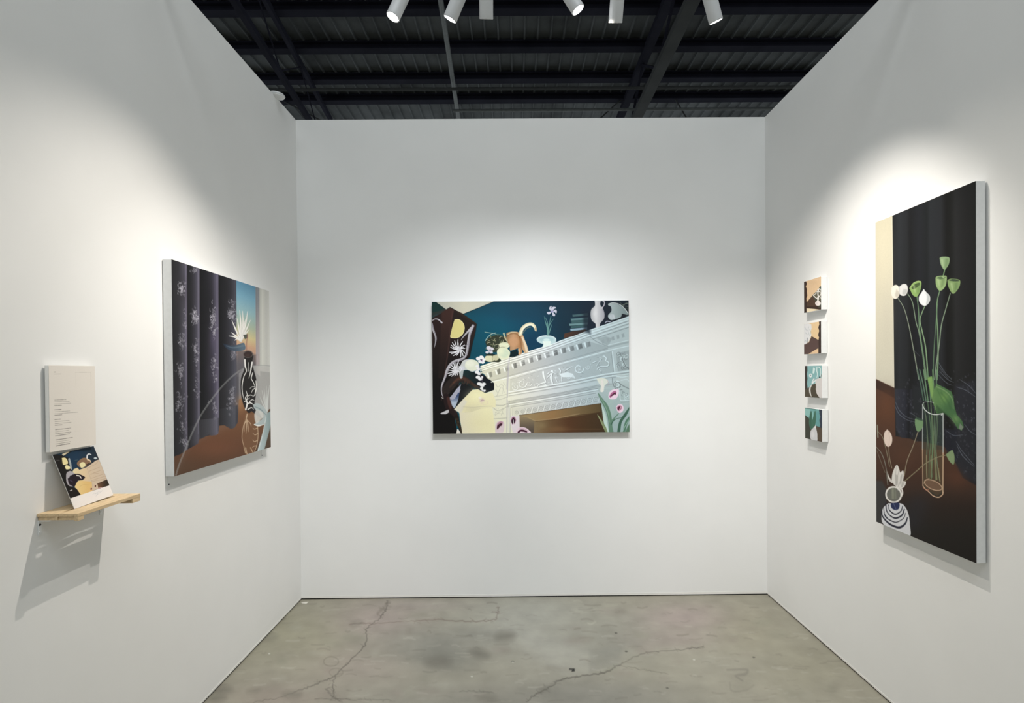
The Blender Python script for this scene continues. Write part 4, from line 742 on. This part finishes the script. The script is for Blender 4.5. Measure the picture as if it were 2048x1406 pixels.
    for q in ([(205,632),(200,700),(205,760)],[(222,660),(212,710),(215,760)],[(240,690),(232,730),(215,770)],[(175,735),(190,760)]): A.stroke(q, .7, (150,146,140), 1, .7)
    A.ell(186,822,48,50,(112,112,104),10,1.4); A.poly([(168,770),(200,770),(205,850),(172,850)], (128,132,116), 2); A.stroke([(180,772),(182,850)], 1, (160,158,140), 1); A.stroke([(194,772),(194,850)], .8, (90,92,80), 1)
    A.ring(186,822,50,50,3.2,(232,228,222),-60,290,0,1,1); A.stroke([(216,790),(238,785),(244,815),(225,850)], [2,3.4,2.4], (226,222,216), 1)
    A.poly([(198,690),(214,700),(210,750),(198,760)], (170,166,160), 2, .7, True); A.poly([(232,700),(244,690),(238,740),(226,752)], (176,172,166), 2, .7, True); A.poly([(150,690),(160,720),(174,744),(158,728)], (170,164,158), 1.5, .6, True); A.poly([(240,740),(258,742),(246,768),(236,770)], (160,156,150), 2, .6, True)
    # striped vase
    A.poly([(150,880),(232,878),(265,905),(284,950),(292,1010),(290,1092),(200,1060),(118,1018),(106,960),(118,910)], (214,216,222), 1, 1, True)
    nv = (34,36,54)
    A.poly([(168,878),(220,876),(222,908),(205,922),(182,918),(168,900)], (42,52,96), 1.2, 1, True); A.stroke([(185,880),(205,925)], 1, (120,130,170), 1, .7); A.ell(196,888,14,5,(150,150,170),0,1,.6) if False else None
    for q, w in (([(150,890),(158,925),(195,950),(232,930),(245,895)],[1.6,2.6,1.4]), ([(134,880),(140,930),(165,962),(200,976),(240,955),(256,915)],[2.2,1.6,3.6,2]), ([(120,915),(130,965),(165,992),(205,1002),(250,975),(264,940)],[1,2.2,1.8,1]), ([(108,930),(112,965),(140,1000),(178,1025),(225,1035),(262,1008),(276,970)],[1.6,3,4.6,2]), ([(128,955),(150,985)],[1,1])):
        A.stroke(q, w, nv, 1, .95)
    A.stroke([(150,900),(160,935),(195,962)], .9, (236,238,242), .8, .8)
    return A
canvas('canvas_painting', 'tall narrow painting of lotus pods in a glass vase before a black curtain, right wall', art_lotus(), 'R', 2.224, 2.847, .930, 2.483, .007, .038, .95)

# --- four small canvases on the right wall
def small(k):
    if k == 0:
        A = Art(110, 110, [(137,185),(386,105),(396,580),(143,638)], (228,192,150), 6); br = (66,46,38)
        A.blob(270,200,100,50,(216,180,140),.5); A.stroke([(190,170),(260,150),(340,150)], 10, (240,210,176), 14, .5)
        A.poly([(130,170),(170,180),(180,215),(165,250),(182,290),(180,330),(188,380),(175,420),(178,465),(200,700),(130,700)], br, 5)
        A.poly([(150,520),(190,468),(265,382),(300,400),(345,440),(400,460),(400,600),(130,660)], (84,62,48), 5); A.poly([(150,540),(400,530),(400,590),(150,660)], (58,42,34), 14, .8); A.poly([(130,480),(182,480),(182,650),(130,650)], (58,42,36), 4)
        A.poly([(262,380),(320,320),(390,240),(400,240),(400,560),(360,560)], (74,76,62), 8, .85); A.poly([(360,260),(392,238),(392,300),(370,290)], (60,78,64), 5)
        for q, w in (([(275,372),(300,400),(335,425)],[14,14,10]), ([(345,455),(352,400),(345,350),(352,290)],[24,20,16,20]), ([(330,420),(375,380),(392,340)],[12,14,10]), ([(315,330),(350,320),(390,330)],[10,14,8]), ([(345,300),(370,280),(385,300)],[18,14,10]), ([(290,365),(320,350)],[8,10]), ([(380,400),(392,420)],[8,8])): A.stroke(q, w, (232,226,220), 5)
        A.ell(348,492,42,36,(238,228,224),0,6); A.ell(332,492,14,12,(206,196,194),0,10,.5); A.poly([(178,568),(300,575),(388,585),(388,600),(180,650)], (236,218,184), 5); 
    if k == 1:
        A = Art(110, 110, [(137,800),(390,752),(394,1240),(143,1256)], (232,198,150), 6); br = (70,52,48)
        A.poly([(358,740),(400,740),(400,1250),(352,1250),(352,1040),(362,1000),(348,960),(364,900),(350,850),(365,800)], (62,46,42), 5)
        A.poly([(140,1105),(180,1090),(210,1080),(250,985),(352,1040),(360,1160),(320,1180),(200,1258),(130,1262)], (92,70,66), 5); A.stroke([(250,985),(352,1042)], 6, (40,28,26), 6, .8, False)
        A.poly([(200,1256),(320,1180),(352,1168),(352,1250)], (228,192,150), 5)
        A.poly([(130,800),(200,785),(245,800),(252,860),(235,920),(250,960),(215,1060),(160,1105),(130,1105)], (222,222,224), 8)
        for q in ([(150,850),(165,880),(190,900)],[(205,840),(200,900),(215,960)],[(160,930),(190,960)],[(225,880),(240,930),(220,980)],[(150,1060),(165,1050),(175,1065)],[(190,1010),(188,1080)]): A.stroke(q, [8,5], (160,172,178), 8, .7)
        A.stroke([(190,1010),(190,1090)], 8, (90,96,104), 6, .7)
    if k == 2:
        A = Art(110, 110, [(137,85),(376,80),(384,532),(145,520)], (134,182,184), 6)
        A.blob(250,170,60,60,(116,170,172),.6); A.blob(210,300,30,60,(126,176,180),.6); A.poly([(130,80),(172,80),(176,150),(168,200),(178,260),(172,330),(182,400),(190,540),(130,540)], (62,58,54), 5)
        A.poly([(140,420),(195,395),(240,350),(290,330),(330,400),(360,540),(140,540)], (84,76,62), 6)
        A.poly([(285,340),(300,270),(350,250),(390,250),(390,540),(350,528),(310,470),(290,430),(302,380)], (212,206,204), 5); A.poly([(385,240),(372,200),(360,240)], (50,56,52), 5)
        A.stroke([(262,180),(268,130),(262,115)], [26,30,14], (206,228,226), 8); A.ell(222,220,22,28,(222,232,232),0,6); A.ell(222,218,8,8,(120,140,150),0,5)
        A.stroke([(310,100),(308,150),(318,200),(310,250)], [10,12,10,8], (214,232,230), 5); A.stroke([(330,100),(355,120),(362,190),(368,240)], [8,10,9,8], (226,236,234), 5); A.ell(350,242,10,10,(30,36,34),0,4); A.poly([(318,120),(345,115),(352,200),(330,230)], (120,176,176), 8, .8)
        A.stroke([(290,285),(262,310),(245,330),(252,290),(270,265)], [24,22,14,10,12], (226,230,230), 5); A.stroke([(285,260),(280,290)], 10, (150,170,172), 6, .7)
        A.stroke([(240,350),(215,400),(218,460),(236,512)], [10,20,20,8], (224,222,218), 5); A.poly([(290,330),(300,345),(295,400),(310,470),(350,530),(245,522),(238,470),(240,400),(255,360)], (80,72,58), 5)
    if k == 3:
        A = Art(110, 110, [(147,678),(385,698),(388,1152),(150,1108)], (112,168,164), 6)
        A.poly([(140,780),(205,830),(260,900),(290,920),(400,960),(400,1170),(140,1170)], (76,70,60), 6); A.poly([(140,775),(200,820),(220,880),(225,1120),(140,1120)], (66,68,58), 8); A.poly([(300,930),(345,950),(395,930),(395,1160),(310,1160)], (92,76,62), 8, .8)
        A.poly([(345,690),(395,695),(395,955),(350,950),(360,900),(345,850),(362,800),(345,750)], (54,60,76), 6); A.poly([(300,720),(350,730),(352,940),(300,930)], (96,158,160), 8, .8); A.stroke([(250,740),(262,840),(270,900)], [20,26,20], (140,196,190), 10, .8)
        A.poly([(232,720),(245,750),(250,850),(285,720),(300,760),(298,880),(270,950),(230,980),(205,900),(210,800)], (66,112,92), 6, 1, True); A.stroke([(232,725),(228,850),(235,960)], 8, (48,88,70), 8, .6)
        A.poly([(145,690),(225,700),(210,800),(180,810),(145,775)], (140,192,186), 8, .9)
        A.poly([(295,920),(300,950),(318,1020),(322,1080),(315,1145),(235,1125),(222,1060),(230,1000),(262,960)], (206,206,210), 5, 1, True); A.poly([(294,915),(302,960),(280,960)], (224,228,226), 5); A.ell(260,1050,20,40,(224,222,224),0,14,.6)
        A.stroke([(150,682),(290,690)], 14, (60,84,78), 8, .7, False)
    return A
SM = [(2.093, 2.295, 3.3675, 3.5665, 'topmost small square canvas, white vase on a brown and peach ground, right wall'),
      (1.824, 2.021, 3.3695, 3.569, 'second small square canvas from the top, peach and brown with white lace'),
      (1.549, 1.749, 3.363, 3.5615, 'third small square canvas from the top, pale teal with a white vase form'),
      (1.280, 1.478, 3.3625, 3.561, 'lowest small square canvas, dark green leaves above a white bud')]
for k, (z0, z1, y0, y1, lab) in enumerate(SM):
    o = canvas('small_canvas', lab, small(k), 'R', y0, y1, z0, z1, .002, .0375, .95); o['group'] = 'small canvases hung in a column'

# --- printed list board on the left wall
def art_list():
    A = Art(230, 330, [(228,138),(825,128),(800,1150),(232,1236)], (226,219,210), 3)
    ink = (120,114,108); rr = random.Random(11)
    def line(x0, y0, x1, y1, w, al):
        x = x0
        while x < x1-4:
            l = rr.uniform(8, 30); xe = min(x+l, x1); f0, f1 = (x-x0)/(x1-x0), (xe-x0)/(x1-x0)
            A.stroke([(x, y0+(y1-y0)*f0), (xe, y0+(y1-y0)*f1)], w*rr.uniform(.8, 1.15), ink, 4, al*rr.uniform(.7, 1), False); x = xe+rr.uniform(3, 7)
    line(296,226,322,224,7,.9); line(296,252,384,248,4,.55)
    rows = [(297,588,440,580,7,.7),(297,612,480,604,6,.6),(296,640,500,628,5,.65),(296,659,384,655,8,.7),(296,714,384,709,10,.95),(298,738,486,726,5,.7),(296,764,586,742,5,.7),(296,783,384,776,8,.9),
            (296,836,368,831,9,.9),(298,862,474,848,6,.7),(298,888,498,870,5,.7),(298,908,384,900,8,.7),(302,962,500,940,7,.85),(300,990,468,968,5,.6),(300,1012,492,992,7,.7),(300,1038,480,1014,8,.85),
            (304,1088,510,1060,7,.85),(304,1112,470,1090,5,.6),(302,1136,494,1110,6,.75),(306,1160,480,1132,9,.95)]
    for q in rows: line(*q)
    A.stroke([(566,222),(770,217),(768,380)], 2.4, (176,170,160), 3, .8, False); A.stroke([(566,222),(570,400)], 2, (200,194,184), 3, .6, False); A.stroke([(620,219),(712,217)], 4, (160,152,144), 3, .7, False)
    A.stroke([(540,765),(680,762)], 2, (200,192,182), 3, .6, False); A.stroke([(530,990),(610,978)], 2, (200,192,182), 3, .5, False)
    return A
t = thing('text_board', (LEFT, 2.04, 1.457), 'white board printed with short lines of grey text, above the wooden shelf', 'text board'); r = t.location.copy()
bd = obj('foam_board', B(.006, .020, -.106, .106, 0, .306), M_FOAM, t, bevel=.0015)
art_list().mesh('printed_sheet', (.0204, -.1055, .3055), (.0204, .1055, .3055), (.0204, .1055, .0005), (.0204, -.1055, .0005), M_PRINT, t, 1.0)
for yy in (-.07, .07): obj('standoff', B(-.0005, .0065, yy-.012, yy+.012, .22, .25), M_FOAM, t)

# --- pale wood shelf on the left wall
SY0, SY1, SZ = 1.901, 2.216, 1.250
t = thing('wall_shelf', (LEFT, SY0, SZ), 'small pale slatted pine shelf on the left wall holding the printed card', 'shelf'); r = t.location
def SB(x0, x1, y0, y1, z0, z1): return B(x0-r.x, x1-r.x, y0-r.y, y1-r.y, z0-r.z, z1-r.z)
obj('shelf_board', SB(LEFT+.0005, -1.5936, SY0, SY1, SZ-.011, SZ), M_WOOD, t, bevel=.001)
obj('shelf_board', SB(-1.5826, -1.530, SY0, SY1, SZ-.011, SZ), M_WOOD, t, bevel=.001)
obj('front_strip', SB(-1.5298, -1.5165, SY0, SY1, SZ-.0125, SZ+.0002), M_WOOD, t, bevel=.001)
obj('batten', SB(LEFT+.0005, -1.530, SY0+.004, SY0+.027, SZ-.024, SZ-.0112), M_WOOD, t, bevel=.001)
obj('batten', SB(LEFT+.0005, -1.5165, SY1-.045, SY1-.001, SZ-.029, SZ-.0127), M_WOOD, t, bevel=.001)
obj('spacer', SB(-1.5934, -1.5828, SY0, SY0+.026, SZ-.0110, SZ-.0005), M_WOOD, t)
obj('spacer', SB(-1.5934, -1.5828, SY1-.046, SY1, SZ-.0110, SZ-.0005), M_WOOD, t)
obj('end_block', SB(-1.596, -1.586, SY0-.001, SY0+.0038, SZ-.0215, SZ-.0112), M_WOOD, t)
obj('end_block', SB(-1.5298, -1.5165, SY0+.0005, SY0+.026, SZ-.026, SZ-.0127), M_WOOD, t)
for yy in (SY0+.009, SY1-.026):
    zb = SZ-.0242 if yy < 2 else SZ-.0292
    p = obj('bracket', box(box(bmesh.new(), .0003, .0028, yy-.0065-r.y, yy+.0065-r.y, SZ-.076-r.z, zb-r.z), .0028, .045, yy-.0065-r.y, yy+.0065-r.y, zb-.0025-r.z, zb-r.z), M_WMETAL, t)
    for dz in (-.040, -.066):
        obj('screw', lathe(bmesh.new(), [(0, .0042), (.0016, .0036), (.002, 0)], (.0028, yy-r.y, dz), (1, 0, 0), 16), M_SCREW if dz > -.05 else M_WMETAL, p)

# --- card leaning on the shelf
def art_card():
    Q = [(95,250),(975,75),(1404,1109),(480,1330)]
    A = Art(230, 230, Q, (232,226,222), 6)
    A2 = Art(230, 184, [(95,250),(975,75),(1290,835),(410,1085)], (20,40,56), 8)
    pl, st = A2.poly, A2.stroke
    pl([(60,200),(1400,0),(1400,1200),(60,1200)], lambda x, y: ramp(x+.4*y, [(400, (26,50,72)), (700, (24,52,78)), (1000, (30,46,62)), (1200, (34,40,50))]))
    pl([(95,240),(260,245),(330,270),(420,300),(480,560),(520,620),(440,830),(640,1030),(620,1100),(380,1120),(240,640)], (26,22,20), 10)
    pl([(290,235),(360,205),(480,170),(350,258),(320,262)], (206,192,160), 6); st([(340,262),(420,215),(500,178)], 10, (12,12,14), 6)
    pl([(285,305),(350,300),(395,340),(405,410),(350,430),(300,425)], (228,212,150), 8, 1, True); pl([(335,460),(380,440),(440,470),(445,510),(360,520)], (232,220,164), 8, 1, True); st([(270,320),(285,420)], 14, (104,92,50), 12, .6)
    pl([(415,320),(450,305),(475,400),(485,530),(455,520),(435,420)], (160,168,172), 8); st([(170,350),(230,350)], 14, (110,108,104), 12, .6)
    pl([(480,590),(520,520),(600,490),(640,530),(800,480),(1010,350),(1080,330),(1290,835),(1235,722),(1030,800),(1060,900),(640,1020),(560,900),(520,870),(600,740),(700,730),(750,690),(700,640),(560,610)],
       lambda x, y: ramp(x, [(500, (226,208,160)), (750, (220,192,150)), (900, (206,184,156)), (1200, (198,178,156))]), 8)
    pl([(560,780),(650,735),(760,750),(900,760),(900,960),(640,1025),(580,920),(520,860)], lambda x, y: lerp((232,200,130), (222,182,110), (x-560)/250), 14)
    for q in ([(820,500),(1000,420),(1060,360)],[(850,560),(1080,480)],[(880,620),(1100,540)],[(880,700),(1200,600)],[(890,740),(1215,650)],[(950,590),(1050,600)],[(900,760),(1230,700)]): st(q, 8, (168,140,116), 10, .6, False)
    st([(810,500),(850,620),(900,760),(910,860)], 8, (180,156,140), 10, .7, False); st([(640,850),(720,820),(850,830)], 6, (200,156,92), 8, .7)
    pl([(1020,805),(1240,720),(1290,835),(1120,885),(1040,900)], lambda x, y: lerp((110,74,48), (48,38,26), (x-1050)/180), 8); st([(1020,805),(1240,722)], 9, (52,30,20), 8, .8, False)
    pl([(600,390),(660,340),(740,300),(830,310),(890,370),(890,400),(760,480),(650,480),(600,430)], (136,104,76), 12, 1, True); pl([(650,420),(700,385),(760,390),(780,440),(740,480),(680,490)], (226,216,160), 10, 1, True)
    st([(830,330),(880,350),(900,380)], [30,18], (222,196,160), 10); st([(820,300),(830,250),(870,225),(915,240)], [30,28,22,12], (222,222,222), 8); pl([(960,305),(1000,285),(1045,305),(1000,325)], (196,206,210), 10, 1, True); st([(560,350),(620,340)], 12, (76,100,96), 12, .7); pl([(790,430),(860,400),(880,400),(810,450)], (34,26,18), 8)
    pl([(345,700),(360,600),(420,555),(480,560),(540,620),(500,640),(440,640),(420,700),(440,780),(500,800),(540,820),(480,850),(400,840),(355,780)], (166,160,166), 10, 1, True)
    pl([(380,700),(440,660),(500,620),(620,610),(740,660),(752,690),(700,715),(600,740),(560,790),(520,850),(460,840),(400,800)], (36,24,32), 10, 1, True)
    st([(520,640),(640,640),(720,690)], [30,40,30], (34,22,28), 10); st([(580,640),(640,650),(670,690)], 22, (226,216,206), 8); st([(430,730),(480,760)], 18, (90,84,110), 16, .7)
    pl([(480,870),(560,900),(640,1015),(560,1045),(400,1100),(380,1020),(420,900)], (30,24,20), 10); st([(420,935),(460,922)], 18, (190,184,182), 8)
    for x, y in ((975,850),(880,905)): A2.ell(x, y, 26, 26, (216,164,140), 0, 16, .8); A2.ell(x, y, 14, 20, (70,34,28), 20, 8)
    st([(1030,900),(1080,885),(1120,885)], 14, (206,160,164), 8)
    A.c.reshape(230, 230, 3)[:184, :, :] = A2.c.reshape(184, 230, 3)
    for q in ([(900,1060),(960,1040),(1020,1050),(980,1080)],[(940,1080),(1000,1030),(1060,1010),(1110,1005)],[(970,1110),(1010,1070),(1060,1050)],[(1000,1040),(1080,1030),(1140,990)]): A.stroke(q, [3,6,3], (176,180,186), 6, .8)
    return A
BLc, TLc = Vector((-1.5765, 1.962, SZ+.0008)), Vector((-1.6405, 1.948, 1.4464))
side = Vector((-.0160, .210, .0032)); TRc, BRc = TLc+side, BLc+side     # stands on its near corner, far corner a little up
t = thing('postcard', BLc, 'square art card with a teal and brown print, leaning on the wooden shelf', 'card')
nrm = (BRc-BLc).cross(TLc-BLc).normalized(); nrm = nrm if nrm.x > 0 else -nrm
bm = bmesh.new(); q0 = [bm.verts.new(p-BLc) for p in (BLc, BRc, TRc, TLc)]; q1 = [bm.verts.new(p-BLc-nrm*.0015) for p in (BLc, BRc, TRc, TLc)]
bm.faces.new(q0); bm.faces.new(q1[::-1])
for i in range(4): bm.faces.new((q0[i], q1[i], q1[(i+1) % 4], q0[(i+1) % 4]))
obj('card_back', bm, M_FOAM, t)
e = nrm*.0003
art_card().mesh('card_print', TLc-BLc+e, TRc-BLc+e, BRc-BLc+e, e, M_PRINT, t, .95)
